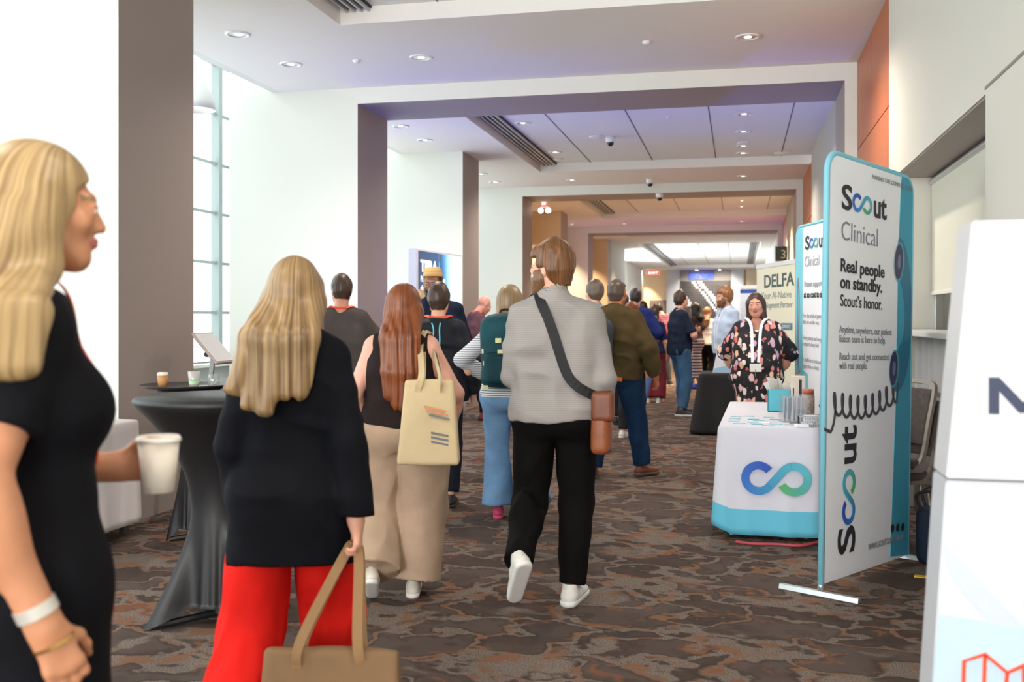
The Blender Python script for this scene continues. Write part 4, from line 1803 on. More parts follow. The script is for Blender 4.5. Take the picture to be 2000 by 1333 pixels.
# ================================================================== clothes materials
def floral():
    m = mat('floral_print', '#15131a', .8)
    nt = m.node_tree
    b = nt.nodes['Principled BSDF']
    tc = nt.nodes.new('ShaderNodeTexCoord')
    n = nt.nodes.new('ShaderNodeTexNoise'); n.inputs['Scale'].default_value = 22
    nt.links.new(tc.outputs['Object'], n.inputs['Vector'])
    va = nt.nodes.new('ShaderNodeVectorMath'); va.operation = 'MULTIPLY_ADD'
    nt.links.new(n.outputs['Color'], va.inputs[0]); va.inputs[1].default_value = (.035, .035, .05)
    mp = nt.nodes.new('ShaderNodeMapping'); mp.inputs['Scale'].default_value = (1, 1, .7)
    nt.links.new(tc.outputs['Object'], mp.inputs[0]); nt.links.new(mp.outputs[0], va.inputs[2])
    vo = nt.nodes.new('ShaderNodeTexVoronoi'); vo.inputs['Scale'].default_value = 19
    nt.links.new(va.outputs[0], vo.inputs['Vector'])
    rp = nt.nodes.new('ShaderNodeValToRGB')
    rp.color_ramp.elements[0].position = .40; rp.color_ramp.elements[0].color = (1, 1, 1, 1)
    rp.color_ramp.elements[1].position = .47; rp.color_ramp.elements[1].color = (0, 0, 0, 1)
    nt.links.new(vo.outputs['Distance'], rp.inputs[0])
    sp = nt.nodes.new('ShaderNodeSeparateColor'); nt.links.new(vo.outputs['Color'], sp.inputs[0])
    cr = nt.nodes.new('ShaderNodeValToRGB'); cr.color_ramp.interpolation = 'CONSTANT'
    cols = ['#e9c2c0', '#f0dcd6', '#d98a86', '#c9a6bd', '#e7b79a', '#c86a62']
    while len(cr.color_ramp.elements) < 6:
        cr.color_ramp.elements.new(.5)
    for k, (e, c) in enumerate(zip(cr.color_ramp.elements, cols)):
        e.position = k / 6; e.color = lin(c)
    nt.links.new(sp.outputs[0], cr.inputs[0])
    mx = nt.nodes.new('ShaderNodeMix'); mx.data_type = 'RGBA'
    nt.links.new(rp.outputs[0], mx.inputs[0]); mx.inputs[6].default_value = lin('#17141b'); nt.links.new(cr.outputs[0], mx.inputs[7])
    nt.links.new(mx.outputs[2], b.inputs['Base Color'])
    return m


def plaid():
    m = mat('plaid_check', '#b0384a', .85)
    nt = m.node_tree
    b = nt.nodes['Principled BSDF']
    tc = nt.nodes.new('ShaderNodeTexCoord')
    outs = []
    for ax in (0, 2):
        w = nt.nodes.new('ShaderNodeTexWave'); w.bands_direction = 'XYZ'[ax]; w.inputs['Scale'].default_value = 7
        nt.links.new(tc.outputs['Object'], w.inputs['Vector'])
        rp = nt.nodes.new('ShaderNodeValToRGB')
        rp.color_ramp.elements[0].position = .45; rp.color_ramp.elements[1].position = .55
        nt.links.new(w.outputs['Fac'], rp.inputs[0]); outs.append(rp.outputs[0])
    m1 = nt.nodes.new('ShaderNodeMix'); m1.data_type = 'RGBA'
    nt.links.new(outs[0], m1.inputs[0]); m1.inputs[6].default_value = lin('#b0384a'); m1.inputs[7].default_value = lin('#7f96b8')
    m2 = nt.nodes.new('ShaderNodeMix'); m2.data_type = 'RGBA'; m2.inputs[0].default_value = .4
    nt.links.new(outs[1], m2.inputs[0]); nt.links.new(m1.outputs[2], m2.inputs[6]); m2.inputs[7].default_value = lin('#a7304a')
    nt.links.new(m2.outputs[2], b.inputs['Base Color'])
    return m


M_orange_band = mat('lanyard_orange', '#e8512f', .6)
M_white_band = mat('lanyard_white', '#e9e9ee', .6)
M_badge = mat('badge_card', '#f1ece8', .5)
H_blond = hair_mat('hair_blond', '#94754c', '#bfa273')
H_sandy = hair_mat('hair_sandy', '#7d6346', '#a68a64')
H_auburn = hair_mat('hair_auburn', '#652f17', '#935026')
H_brown = hair_mat('hair_brown', '#573519', '#80542d')
H_dark = hair_mat('hair_dark', '#2c211c')
H_black = hair_mat('hair_black', '#161314')
H_dkbrown = hair_mat('hair_dark_brown', '#3d2a20')
H_greyb = hair_mat('hair_grey_brown', '#5f5147')
H_beard = hair_mat('beard_brown', '#6d4a2e')

# ------------------------------------------------------------------ woman in the dark dress, foreground left
p = Person('woman with long straight blond hair in a dark short-sleeved dress walking past the camera', -1.345, 1.73, -40, H=1.785, female=True, skin='#c08562',
           head=(8, 2, 0), arms={1: dict(p=(.10, -.01, -.50), pole=(.15, -1, 0), curl=.6), -1: dict(p=(.04, .21, -.29), pole=(-.4, -1, -.4), n=(1, 0, .2), curl=.75)},
           feet={1: dict(p=(.08, -.2, .10), pitch=15), -1: dict(p=(-.08, .22, .085))}, w=1.02)
p.body(brow=H_sandy)
p.shirt(cloth('dress_navy', '#0f0f14', .8), sleeve=.62, hem=.56, inf=.012, amp=.004, name='dress', armr=(.060, .056, .04), vneck=.13)
p.hair_long(H_blond, length=.36, width=.118, thick=.015, amp=.003, flare=.02, drape=[(0, -.05, -.05), (0, -.07, -.18), (0, -.09, -.31)], sidefall=.30)
p.lanyard(M_orange_band, mat('badge_orange', '#e5562e', .5), drop=.22, w=.014)
M_watch = mat('watch_silver', '#d8d4cc', .35, .5)
w = p.wr[1]; e = norm(p.wr[1] - p.el[1])
for nm, off, r, hh, mm in (('watch', -.035, .036, .022, M_watch), ('bracelet', .03, .037, .005, mat('bracelet_gold', '#d9b46a', .25, 1))):
    me = lathe([(r - .003, -hh / 2), (r, -hh / 2), (r, hh / 2), (r - .003, hh / 2), (r - .003, -hh / 2)], 28)
    q = Vector(e.tolist()).to_track_quat('Z', 'Y')
    o = link(nm, me, mm, p.t, (w + e * off).tolist(), q.to_euler(), smooth=False)
for sd in (-1, 1):
    p.shoe(sd, mat('pump_beige', '#c9ab92', .5), M_dsole, 'pump')
P_dress = p
# cup held in her left hand
c, d, side, n = p.palm[-1]
cw = p.t.matrix_basis @ Vector((c + n * .028).tolist()) if False else (Matrix.Translation(p.t.location) @ p.t.rotation_euler.to_matrix().to_4x4()) @ Vector((c + n * .03).tolist())
t = root('takeaway_cup', 'white takeaway cup held in the hand of the woman in the dark dress', 'cup', (cw.x, cw.y, cw.z - .06))
link('cup', lathe([(0, 0), (.032, 0), (.043, .11), (.041, .11), (.031, .004), (0, .004)], 32), mat('paper_cup_white', '#ddd3c4', .6), t, smooth=True)
link('lid', lathe([(0, .112), (.040, .112), (.042, .118), (.046, .112), (.046, .106), (.0435, .106), (0, .108)], 32), mat('cup_lid', '#e9e4dc', .4), t, smooth=True)

# ------------------------------------------------------------------ woman in the navy blazer and red trousers
p = Person('woman seen from behind with long blond hair, black blazer and bright red trousers', -1.40, 3.07, 12, H=1.645, female=True, skin='#d79c84',
           head=(-3, 4, 0), w=.98, arms={1: dict(p=(.085, -.10, -.53), pole=(.5, -1, 0), curl=.9), -1: dict(p=(-.05, .05, -.53), pole=(-.5, -1, 0))},
           feet={-1: dict(p=(-.17, -.22, .13), pitch=25), 1: dict(p=(.12, .16, .085))})
p.body()
p.shirt(cloth('blazer_navy', '#0e0f15', .8), sleeve=2, hem=.715, inf=.018, box=.0, amp=.009, name='blazer', flare=.0, armr=(.062, .056, .046), cuff=.008, collar=.03)
p.hair_long(hair_mat('hair_dark_blond', '#745637', '#ab8c5f'), length=.40, width=.118, thick=.012, flare=.035, drape=[(0, -.05, -.04), (-.015, -.085, -.17), (-.055, -.125, -.38)])
p.trousers(cloth('trouser_red', '#cf1c15', .75), rad=(.108, .10, 0, .115), hem=.97, amp=.010, sc=(10, 10, 3))
p.shoes(mat('shoe_black', '#1b1919', .4), M_dsole, 'pump')
P_blazer = p

# ------------------------------------------------------------------ woman with red hair and tote
p = Person('woman with waist-length red hair, sleeveless black top and wide beige trousers', -1.716, 5.089, 10, H=1.625, female=True, skin='#d9a08c',
           head=(22, 6, 0), w=1.22, hipw=1.1, arms={1: dict(p=(.10, .10, -.46), pole=(.8, -1, 0)), -1: dict(p=(-.07, .10, -.49), pole=(-.6, -1, 0))},
           feet={-1: dict(p=(-.14, -.16, .17), pitch=32), 1: dict(p=(.06, .03, .085), yaw=-4)})
p.body()
p.shirt(cloth('top_black', '#241b1a', .7), sleeve=None, hem=.895, inf=.012, box=.012, amp=.006, name='top', neckcut=True)
p.hair_long(H_auburn, length=.56, width=.115, thick=.015, flare=.0, amp=.008, drape=[(0, -.05, -.04), (-.01, -.10, -.2), (.0, -.155, -.38), (.01, -.165, -.55)])
p.trousers(cloth('trouser_beige', '#b39a84', .85), rad=(.122, .118, 0, .125), hem=.985, amp=.010, sc=(7, 7, 2.2), top=.95, inf=.014)
p.shoes(mat('trainer_cream', '#d8d2c4', .6), M_wsole)
P_red = p

# ------------------------------------------------------------------ man in the grey sweater
p = Person('bearded man in a grey half-zip sweater and black trousers with a strap across his back', -.905, 5.126, 6, H=1.82, skin='#d8a48a',
           head=(-62, 4, 0), w=1.08, arms={-1: dict(p=(.05, .24, -.30), pole=(-.42, -1, -.1)), 1: dict(p=(.05, .10, -.50), pole=(.35, -1, 0))},
           feet={-1: dict(p=(-.16, -.27, .26), pitch=52, yaw=-22, out=.0), 1: dict(p=(.075, .02, .085), yaw=14)})
p.body(brow=H_brown)
p.hair_short(H_brown, thick=.013, top=.034, nape=-.085, front=.066, side=.004, recede=.015, swept=1, amp=.005)
p.beard(H_beard, .011)
M_sweater = stripes('cloth_sweater_grey', '#9d9895', '#938d8a', 2, 110, .9)
p.shirt(M_sweater, sleeve=2, hem=.905, inf=.022, box=.012, amp=.015, name='sweater', armr=(.064, .055, .043), cuff=.004, collar=.16, seed=11)
p.trousers(cloth('trouser_black', '#0d0c0c', .85), rad=(.10, .073, .05, .054), hem=.985, amp=.008, inf=.010)
p.shoes(mat('trainer_white', '#dedbd6', .55), M_wsole)
up = p.up
P_grey = p
gm = (Matrix.Translation(p.t.location) @ p.t.rotation_euler.to_matrix().to_4x4())
bag = root('messenger_bag', 'brown leather shoulder bag hanging at the right hip of the man in the grey sweater', 'bag', tuple(gm @ Vector((.225, -.02, .93))), R(6))
M_leather = mat('leather_brown', '#8a4a26', .45, var=.2, vscale=12, bump=.1, bscale=90)
F = Field(V(-.10, -.22, -.20), V(.10, .22, .22), .008)
F.add(rbox(V(0, 0, 0), V(.045, .16, .15), .03), .02)
F.add(rbox(V(.035, 0, -.02), V(.02, .13, .10), .018), .02)
F.disp(lambda P: .004 * vnoise(P, (14, 14, 9), 2))
link('bag_body', F.mesh('bag'), M_leather, bag)
F = Field(V(-.10, -.22, -.20), V(.12, .22, .22), .008)
F.add(rbox(V(.012, 0, .085), V(.056, .163, .075), .022), .02)
link('flap', F.mesh('flap'), mat('leather_dark_brown', '#6f3a1f', .45, var=.15, vscale=12), bag)
o, n = p.hug([(.235, -.02, 1.05), (.205, -.14, 1.07), (.12, -.3, 1.17), (0, -.3, 1.36), (-.10, -.22, 1.50), (-.13, -.05, 1.58), (-.12, .10, 1.52), (-.05, .3, 1.40), (.08, .3, 1.2), (.2, .16, 1.08), (.235, .06, 1.05)],
             'torso', .012, 6)
inv = (Matrix.Translation(bag.location) @ bag.rotation_euler.to_matrix().to_4x4()).inverted() @ gm
pts = [inv @ Vector(q.tolist()) for q in o]
nn = [tuple((inv.to_3x3() @ Vector(q.tolist())).normalized()) for q in n]
pts = [Vector((0, -.12, .12)), pts[0]] + pts[1:-1] + [pts[-1], Vector((0, .12, .12))]
nn = [(1, 0, 0), nn[0]] + nn[1:-1] + [nn[-1], (1, 0, 0)]
link('strap', sweep(pts, rect(.05, .004), ups=nn), mat('strap_black', '#17161a', .7, bump=.1, bscale=300), bag)

# ------------------------------------------------------------------ woman with the teal backpack
p = Person('woman with a teal backpack, striped long-sleeved top and pale blue jeans', -1.62, 7.21, 6, H=1.685, female=True, skin='#dca78f',
           head=(12, 6, 0), w=1.05, arms={-1: dict(p=(-.06, .20, -.33), pole=(-1.3, -.6, -.2)), 1: dict(p=(.06, .2, -.36), pole=(1, -.6, -.2))},
           feet={-1: dict(p=(-.09, .06, .085)), 1: dict(p=(.20, -.12, .16), pitch=30, yaw=20)})
p.body()
p.shirt(stripes('cloth_striped_top', '#dcdcde', '#4b4f58', 2, 62, .85, .74), sleeve=2, hem=.92, inf=.016, amp=.006, armr=(.064, .056, .046), name='top')
p.hair_long(H_sandy, length=.27, width=.10, thick=.016, flare=.02, drape=[(0, -.05, -.04), (0, -.09, -.16), (0, -.12, -.26)])
p.trousers(cloth('denim_pale', '#6f93b8', .85, var=.18, vscale=7), rad=(.102, .078, 0, .125), hem=.985, amp=.006, sc=(8, 8, 2.5))
p.shoes(mat('trainer_pink', '#c2406a', .6), mat('sole_pink', '#d04a74', .6))


def backpack(label, P, cx, cy, cz, w, h, d, m, pocket=True, dz=.0, patches=0, M2=None, straps=True):
    gm = (Matrix.Translation(P.t.location) @ P.t.rotation_euler.to_matrix().to_4x4())
    b = root('backpack', label, 'bag', tuple(gm @ Vector((cx, cy, cz))), P.t.rotation_euler.z)
    hres = .008 if P.cres <= .010 else .012
    F = Field(V(-w / 2 - .06, -d - .06, -.06), V(w / 2 + .06, .05, h + .06), hres)
    F.add(rbox(V(0, -d * .45, h * .5), V(w / 2, d * .48, h * .5), .07), .02)
    F.add(ell(V(0, -d * .45, h * .8), V(w * .47, d * .5, h * .24)), .05)
    F.disp(lambda P_: .008 * vnoise(P_, (9, 9, 7), 3))
    link('main_body', F.mesh('pack'), m, b)
    if pocket:
        F = Field(V(-w / 2 - .06, -d - .10, -.06), V(w / 2 + .06, .05, h + .06), hres)
        F.add(rbox(V(0, -d * .86, h * .27), V(w * .40, d * .26, h * .23), .045), .02)
        F.disp(lambda P_: .006 * vnoise(P_, (11, 11, 8), 8))
        link('front_pocket', F.mesh('pocket'), M2 or m, b)
        link('zip', tube([(-w * .36, -d * 1.02, h * .40), (-w * .2, -d * 1.10, h * .455), (0, -d * 1.12, h * .46), (w * .2, -d * 1.10, h * .455), (w * .36, -d * 1.02, h * .40)], .004, 6),
             mat('zip_black', '#1a1d20', .5), b, smooth=True)
    link('grab_loop', tube([(-.04, -.05, h - .02), (-.03, -.045, h + .04), (.03, -.045, h + .04), (.04, -.05, h - .02)], .008, 8), mat('strap_black', '#17161a', .7), b, smooth=True)
    if straps:
        for sd in (-1, 1):
            o, n = P.hug([(sd * .09 + cx, cy - .02, cz + h * .82), (sd * .10 + cx * .5, -.06, 1.60 * P.k), (sd * .11 + cx * .3, .10, 1.52 * P.k), (sd * .12, .3, 1.36 * P.k), (sd * .15, .3, 1.2 * P.k), (sd * .2, .05, 1.10 * P.k), (sd * .13 + cx, cy - .01, cz + .08)],
                         'torso', .012, 5)
            iv = (Matrix.Translation(b.location) @ b.rotation_euler.to_matrix().to_4x4()).inverted() @ gm
            pts = [iv @ Vector(q.tolist()) for q in o]
            pts[0] = Vector((sd * .08, -.04, h * .86)); pts[-1] = Vector((sd * w * .4, -.04, .08))
            nn = [tuple((iv.to_3x3() @ Vector(q.tolist())).normalized()) for q in n]
            link('shoulder_strap', sweep(pts, rect(.045, .008), ups=nn), m, b)
    rr = random.Random(5)
    if patches:
        for (x, z) in ((-.10, .36), (-.035, .33), (-.135, .255), (-.02, .25), (-.125, .17), (-.13, -.0)):
            link('pin_patch', boxes([(x, -d * .99 if abs(x) < .09 else -d * .80, z, .042, .006, .034)], .002), mat('patch_pale', '#d6d09a', .5), b, rot=(0, 0, 0))
    return b


backpack('teal backpack with pale pins worn by the woman in the striped top', p, -.005, -.135, .965, .34, .50, .17,
         cloth('nylon_teal', '#1f4a52', .55, var=.25, vscale=5), patches=1, M2=cloth('nylon_teal_dark', '#173d45', .55, var=.25, vscale=5))

# ------------------------------------------------------------------ man in the dark tee
p = Person('man in a dark grey tee with an orange lanyard in front of the white pier', -3.293, 8.181, 14, H=1.80, skin='#c98f76', head=(-18, 6, 0), w=1.12,
           arms={-1: dict(p=(-.02, .24, -.30), pole=(-1, -.6, -.2)), 1: dict(p=(.0, .24, -.30), pole=(1, -.6, -.2))})
p.body()
p.hair_short(H_dkbrown, thick=.010, top=.026)
p.shirt(cloth('tee_charcoal', '#4f4846', .85), sleeve=.8, hem=.88, inf=.020, box=.02, amp=.008, armr=(.068, .066, .05), cuff=.008, name='tee_shirt')
p.trousers(cloth('trouser_charcoal', '#2b2a2e', .85))
p.shoes(mat('shoe_black', '#1b1919', .4), M_dsole)
p.lanyard(M_orange_band, M_badge, drop=.34, w=.022)

# ------------------------------------------------------------------ tall man with the kufi cap
p = Person('tall smiling man with a tan embroidered cap, glasses and navy sweater facing the camera', -2.705, 8.92, 192, H=1.89, skin='#8a5a42', head=(8, 8, 0), w=1.22,
           arms={-1: dict(p=(-.07, .05, -.52), pole=(-.6, -1, 0), curl=.8), 1: dict(p=(.0, .22, -.30), pole=(1, -.6, 0))})
p.body(brow=H_black, lips='#7d4a42', eye='#2a1a12')
p.hair_short(H_black, thick=.003, top=.004, nape=-.05, side=-.03, amp=.001)
p.beard(H_black, .006)
F = Field(p.hc - .2, p.hc + .22, .0065)
k = p.hk
F.add(ell(p.h2w((0, -.022, .042)), V(.081, .099, .10) * k, p.HR), .02)
F.add(cone(p.h2w((0, -.022, .05)), p.h2w((0, -.022, .095)), .080 * k, .070 * k), .03)
F.cut(p.h2w((0, .06, .068)), p.HR @ norm(V(0, .15, -1)))
F.cut(p.h2w((0, 0, .135)), p.HR @ V(0, 0, 1))
link('cap', F.mesh('cap'), stripes('kufi_weave', '#d6ad72', '#b98c50', 2, 70, .8, .6), p.t)
gx = []
for sd in (-1, 1):
    gx += [p.h2w((sd * .034 + .023 * math.cos(a), .103, .001 + .017 * math.sin(a))) for a in ()]
    ring = [Vector(p.h2w((sd * .034 + .022 * math.cos(a), .1025, .001 + .017 * math.sin(a))).tolist()) for a in np.linspace(0, 2 * PI, 17)[:-1]]
    g = link('glasses', sweep(ring, circ(.0022, 6), True), mat('glasses_metal', '#b9a98a', .3, .8), p.t)
p.shirt(cloth('sweater_navy', '#1b2338', .85), sleeve=2, hem=.88, inf=.026, box=.03, amp=.010, armr=(.074, .064, .05), collar=.12, name='sweater')
p.trousers(cloth('chino_khaki', '#8f7d60', .85))
p.shoes(mat('shoe_brown', '#6b3f28', .45), M_dsole)
gm = (Matrix.Translation(p.t.location) @ p.t.rotation_euler.to_matrix().to_4x4())
q = gm @ Vector(p.palm[-1][0].tolist())
t = root('water_bottle', 'clear water bottle with a blue label held by the tall man with the cap', 'bottle', (q.x + .02, q.y - .01, q.z - .19))
t.rotation_euler = (R(4), R(-8), 0)
link('bottle', lathe([(0, 0), (.030, .002), (.033, .01), (.033, .13), (.028, .155), (.013, .175), (.013, .188), (0, .188)], 24), glassy('clear_plastic', (.9, .95, 1), .2, .05, .15, '#dfe9ff'), t, smooth=True)
link('label', lathe([(.0336, .05), (.0342, .05), (.0342, .11), (.0336, .11), (.0336, .05)], 24), mat('bottle_label', '#5b6fd0', .4), t, smooth=True)
link('cap', lathe([(0, .206), (.014, .206), (.015, .188), (0, .187)], 16), M_whiteplastic, t, smooth=True)

# ------------------------------------------------------------------ boyish man in black jacket
p = Person('man seen from behind in a black hooded jacket with teal drawstrings', -2.265, 7.59, 14, H=1.70, skin='#dba487', head=(8, 4, 0), w=1.06,
           arms={-1: dict(p=(-.06, .06, -.52)), 1: dict(p=(.10, .05, -.50), pole=(.7, -1, 0))})
p.body()
p.hair_short(H_dkbrown, thick=.011, top=.028, nape=-.08)


def hood(F):
    F.add(ell(p.up((0, -.115, 1.36)), V(.15, .06, .10) * p.k), .05)
    F.add(cone(p.up((-.10, -.09, 1.42)), p.up((.10, -.09, 1.42)), .05, .05), .05)


p.shirt(cloth('jacket_black', '#22242a', .6), sleeve=2, hem=.84, inf=.024, box=.024, amp=.012, armr=(.070, .060, .05), name='jacket', extra=hood)
p.trousers(cloth('trouser_navy_plain', '#20242e', .85))
p.shoes(mat('shoe_black', '#1b1919', .4), M_dsole)
p.lanyard(M_orange_band, None, drop=.34, w=.03)
M_tealcord = mat('cord_teal', '#5fc0d6', .6)
for sd in (-1, 1):
    p.strap([(sd * .04 - .012, -.2, 1.455 * p.k), (sd * .045 - .012, -.35, 1.40 * p.k), (sd * .05 - .012, -.35, 1.33 * p.k), (sd * .045 - .012, -.35, 1.27 * p.k)], .010, M_tealcord, 'drawstring', key='shirt', off=.006, t=.006)

# ------------------------------------------------------------------ fair person hidden behind, bald man by the pier
p = Person('person with light hair half hidden behind the tall man with the cap', -3.20, 10.1, 150, H=1.735, skin='#d9a78c', w=1.0, female=True)
p.body(face=True)
p.shirt(cloth('shirt_slate', '#59606b', .85), sleeve=2, hem=.88, amp=.008)
p.hair_long(H_blond, length=.22, width=.09, thick=.016)
p.trousers(cloth('trouser_charcoal', '#2b2a2e', .85))
p.shoes(mat('shoe_black', '#1b1919', .4), M_dsole)

p = Person('bald man in a mauve shirt with a pink lanyard leaning forward near the taupe pier', -3.70, 14.05, -52, H=1.80, skin='#e0a08c', head=(0, 22, 0), w=1.10, lean=10,
           arms={-1: dict(p=(.0, .24, -.34), pole=(-1, -.6, -.2)), 1: dict(p=(.02, .24, -.32), pole=(1, -.6, -.2))}, feet={-1: dict(p=(-.12, -.25, .12), pitch=18), 1: dict(p=(.1, .15, .085))})
p.body(face=True)
p.shirt(cloth('shirt_mauve', '#6d4d56', .85), sleeve=2, hem=.86, amp=.010, inf=.02, box=.02)
p.trousers(cloth('trouser_maroon_dark', '#33222b', .85))
p.shoes(mat('shoe_red', '#8e2f30', .5), M_dsole)
p.lanyard(mat('lanyard_pink', '#ef6a5c', .6), None, w=.022)

# ------------------------------------------------------------------ man in the olive jacket and those ahead of him
p = Person('balding man in an olive jacket and dark blue jeans with brown shoes', -1.091, 9.284, -8, H=1.80, skin='#a8683f', head=(8, 4, 0), w=1.22,
           arms={1: dict(p=(.16, .02, -.50), pole=(.5, -1, 0), curl=.7), -1: dict(p=(-.10, .1, -.48), pole=(-.7, -1, 0))},
           feet={-1: dict(p=(-.19, -.06, .085), yaw=-10), 1: dict(p=(.20, .17, .085), yaw=35)})
p.body(face=True)
p.hair_short(hair_mat('hair_thin_grey', '#4f3f35'), thick=.004, top=-.03, nape=-.075, front=-.005, side=-.03, amp=.001, recede=-.01)
p.shirt(cloth('jacket_olive', '#4a3d24', .75), sleeve=2, hem=.88, inf=.028, box=.022, amp=.014, armr=(.078, .066, .052), collar=.05, name='jacket')
p.trousers(cloth('denim_dark', '#1d3553', .85, var=.2, vscale=7), rad=(.105, .074, .056, .062), hem=.97)
p.shoes(mat('shoe_tan', '#7e4327', .45), mat('sole_grey', '#5c5450', .6), 'pump')
p.strap([(.02, -.3, .895 * p.k), (.06, -.3, .90 * p.k), (.10, -.3, .885 * p.k), (.14, -.25, .88 * p.k)], .035, mat('shirt_tail_orange', '#e0662c', .7), 'orange_hem', key='shirt', off=.006)
backpack('dark grey backpack on the shoulder of the man in the olive jacket', p, -.10, -.165, 1.02, .26, .42, .10, cloth('nylon_slate', '#3b4147', .5), pocket=False, straps=False)

p = Person('dark-haired man in a pale blue-grey shirt just ahead of the olive jacket', -1.533, 11.132, 16, H=1.845, skin='#d3a184', head=(-20, 2, 0), w=1.05)
p.body(face=True)
p.hair_short(H_greyb, thick=.012, top=.026)
p.shirt(cloth('shirt_bluegrey', '#8f9aa8', .85), sleeve=2, hem=.88, amp=.008, inf=.02, collar=.08)
p.trousers(cloth('trouser_charcoal', '#2b2a2e', .85))
p.shoes(mat('shoe_brown', '#6b3f28', .45), M_dsole)

p = Person('dark-haired person in a grey top glimpsed between the olive jacket and the royal blue shirt', -1.56, 14.0, 10, H=1.77, skin='#cf9a7e', head=(10, 0, 0))
p.body(face=False)
p.hair_short(H_dark, thick=.012, top=.026)
p.shirt(cloth('shirt_grey', '#6b6a70', .85), sleeve=2)
p.trousers(cloth('trouser_charcoal', '#2b2a2e', .85))
p.shoes(mat('shoe_black', '#1b1919', .4), M_dsole)

p = Person('shorter woman with tied auburn hair behind the shoulder of the olive jacket', -1.28, 12.4, -20, H=1.63, skin='#d9a08a', head=(25, 5, 0), female=True)
p.body(face=True)
p.hair_short(H_auburn, thick=.014, top=.026, nape=-.1)
F = Field(p.hc - .2, p.hc + .2, .009)
F.add(ell(p.h2w((0, -.135, -.02)), V(.045, .045, .05)), .02)
F.disp(lambda P: .004 * vnoise(P, (40, 40, 30), 2))
link('hair_bun', F.mesh('bun'), H_auburn, p.t)
p.shirt(cloth('shirt_rose', '#b98a86', .85), sleeve=2)
p.trousers(cloth('trouser_charcoal', '#2b2a2e', .85))
p.shoes(mat('trainer_white', '#dedbd6', .55), M_wsole)

p = Person('man with cropped dark hair in a royal blue shirt and light jeans seen from behind', -1.53, 15.54, -4, H=1.885, skin='#c98f70', head=(4, 2, 0), w=1.25,
           feet={-1: dict(p=(-.08, -.05, .085)), 1: dict(p=(.12, -.28, .2), pitch=35, yaw=5)}, arms={1: dict(p=(.06, .15, -.42), pole=(.8, -1, 0))})
p.body(face=False)
p.hair_short(H_dark, thick=.006, top=.012, nape=-.07)
p.shirt(cloth('shirt_royal', '#242f66', .8), sleeve=1.3, hem=.86, inf=.026, box=.03, amp=.012, armr=(.074, .064, .05))
p.trousers(cloth('denim_light', '#5c7bae', .85, var=.2, vscale=7), rad=(.10, .072, .055, .06))
p.shoes(mat('trainer_white', '#dedbd6', .55), M_wsole)

p = Person('dark-haired woman in a navy top and wide maroon trousers', -1.43, 17.7, -6, H=1.64, skin='#cf9a80', female=True, w=1.1, head=(20, 0, 0))
p.body(face=True)
p.shirt(cloth('top_navy', '#20243f', .85), sleeve=.9, hem=.9, inf=.02, box=.01)
p.hair_long(H_dark, length=.26, width=.09)
p.trousers(cloth('trouser_maroon', '#6e2832', .85), rad=(.105, .10, 0, .11), hem=.98)
p.shoes(mat('trainer_cream', '#d8d2c4', .6), M_wsole)

p = Person('dark-haired man in black standing before the grey door queue', -1.76, 19.28, 8, H=1.74, skin='#c98f70')
p.body(face=False)
p.hair_short(H_black, thick=.012, top=.024)
p.shirt(cloth('tee_black', '#1d1c20', .85), sleeve=.8)
p.trousers(cloth('trouser_charcoal', '#2b2a2e', .85))
p.shoes(mat('shoe_black', '#1b1919', .4), M_dsole)

p = Person('dark-haired man in a red plaid shirt and grey trousers bowing his head', -1.54, 22.19, 60, H=1.80, skin='#dba487', head=(20, 32, 0), lean=8, side=-4,
           arms={-1: dict(p=(.0, .22, -.36), pole=(-1, -.6, -.2)), 1: dict(p=(.05, .26, -.34), pole=(1, -.6, -.2))})
p.body(face=True)
p.hair_short(H_black, thick=.014, top=.032)
p.shirt(plaid(), sleeve=.9, hem=.86, inf=.024, box=.02)
p.trousers(cloth('trouser_grey', '#6a6a70', .85))
p.shoes(mat('shoe_grey', '#4a4a50', .5), M_wsole)

# ------------------------------------------------------------------ group in the middle distance on the right
p = Person('man in a navy polo and blue-grey trousers standing with folded arms', -.86, 15.484, -62, H=1.84, skin='#dda48e', head=(-16, 0, 0), w=1.10,
           arms={1: dict(p=(-.12, .22, -.24), pole=(1.2, -.2, -.9), hd=(-.9, .1, .2), n=(0, -1, 0)), -1: dict(p=(.13, .27, -.20), pole=(-1.2, -.2, -.9), hd=(.9, .1, .3), n=(0, -1, 0))},
           feet={-1: dict(p=(-.16, .10, .085), yaw=-4), 1: dict(p=(.16, -.05, .085), yaw=24)})
p.body(face=True, brow=H_dark)
p.hair_short(H_dkbrown, thick=.009, top=.024, recede=.02)
p.shirt(cloth('polo_navy', '#1c2536', .85), sleeve=.85, hem=.86, inf=.018, box=.015, amp=.008, armr=(.066, .064, .05), collar=.05, name='polo_shirt')
p.trousers(cloth('chino_blue', '#3f607f', .85), rad=(.10, .073, .05, .055), hem=.94, amp=.010)
p.shoes(mat('trainer_dark', '#23272e', .6), M_wsole)
p.lanyard(mat('lanyard_grey', '#c3c0c4', .6), M_badge, drop=.30, w=.02)
me = lathe([(.030, -.014), (.036, -.014), (.036, .014), (.030, .014), (.030, -.014)], 20)
e = norm(p.wr[1] - p.el[1])
link('watch', me, mat('watch_dark', '#2c2a28', .4), p.t, (p.wr[1] - e * .02).tolist(), Vector(e.tolist()).to_track_quat('Z', 'Y').to_euler())

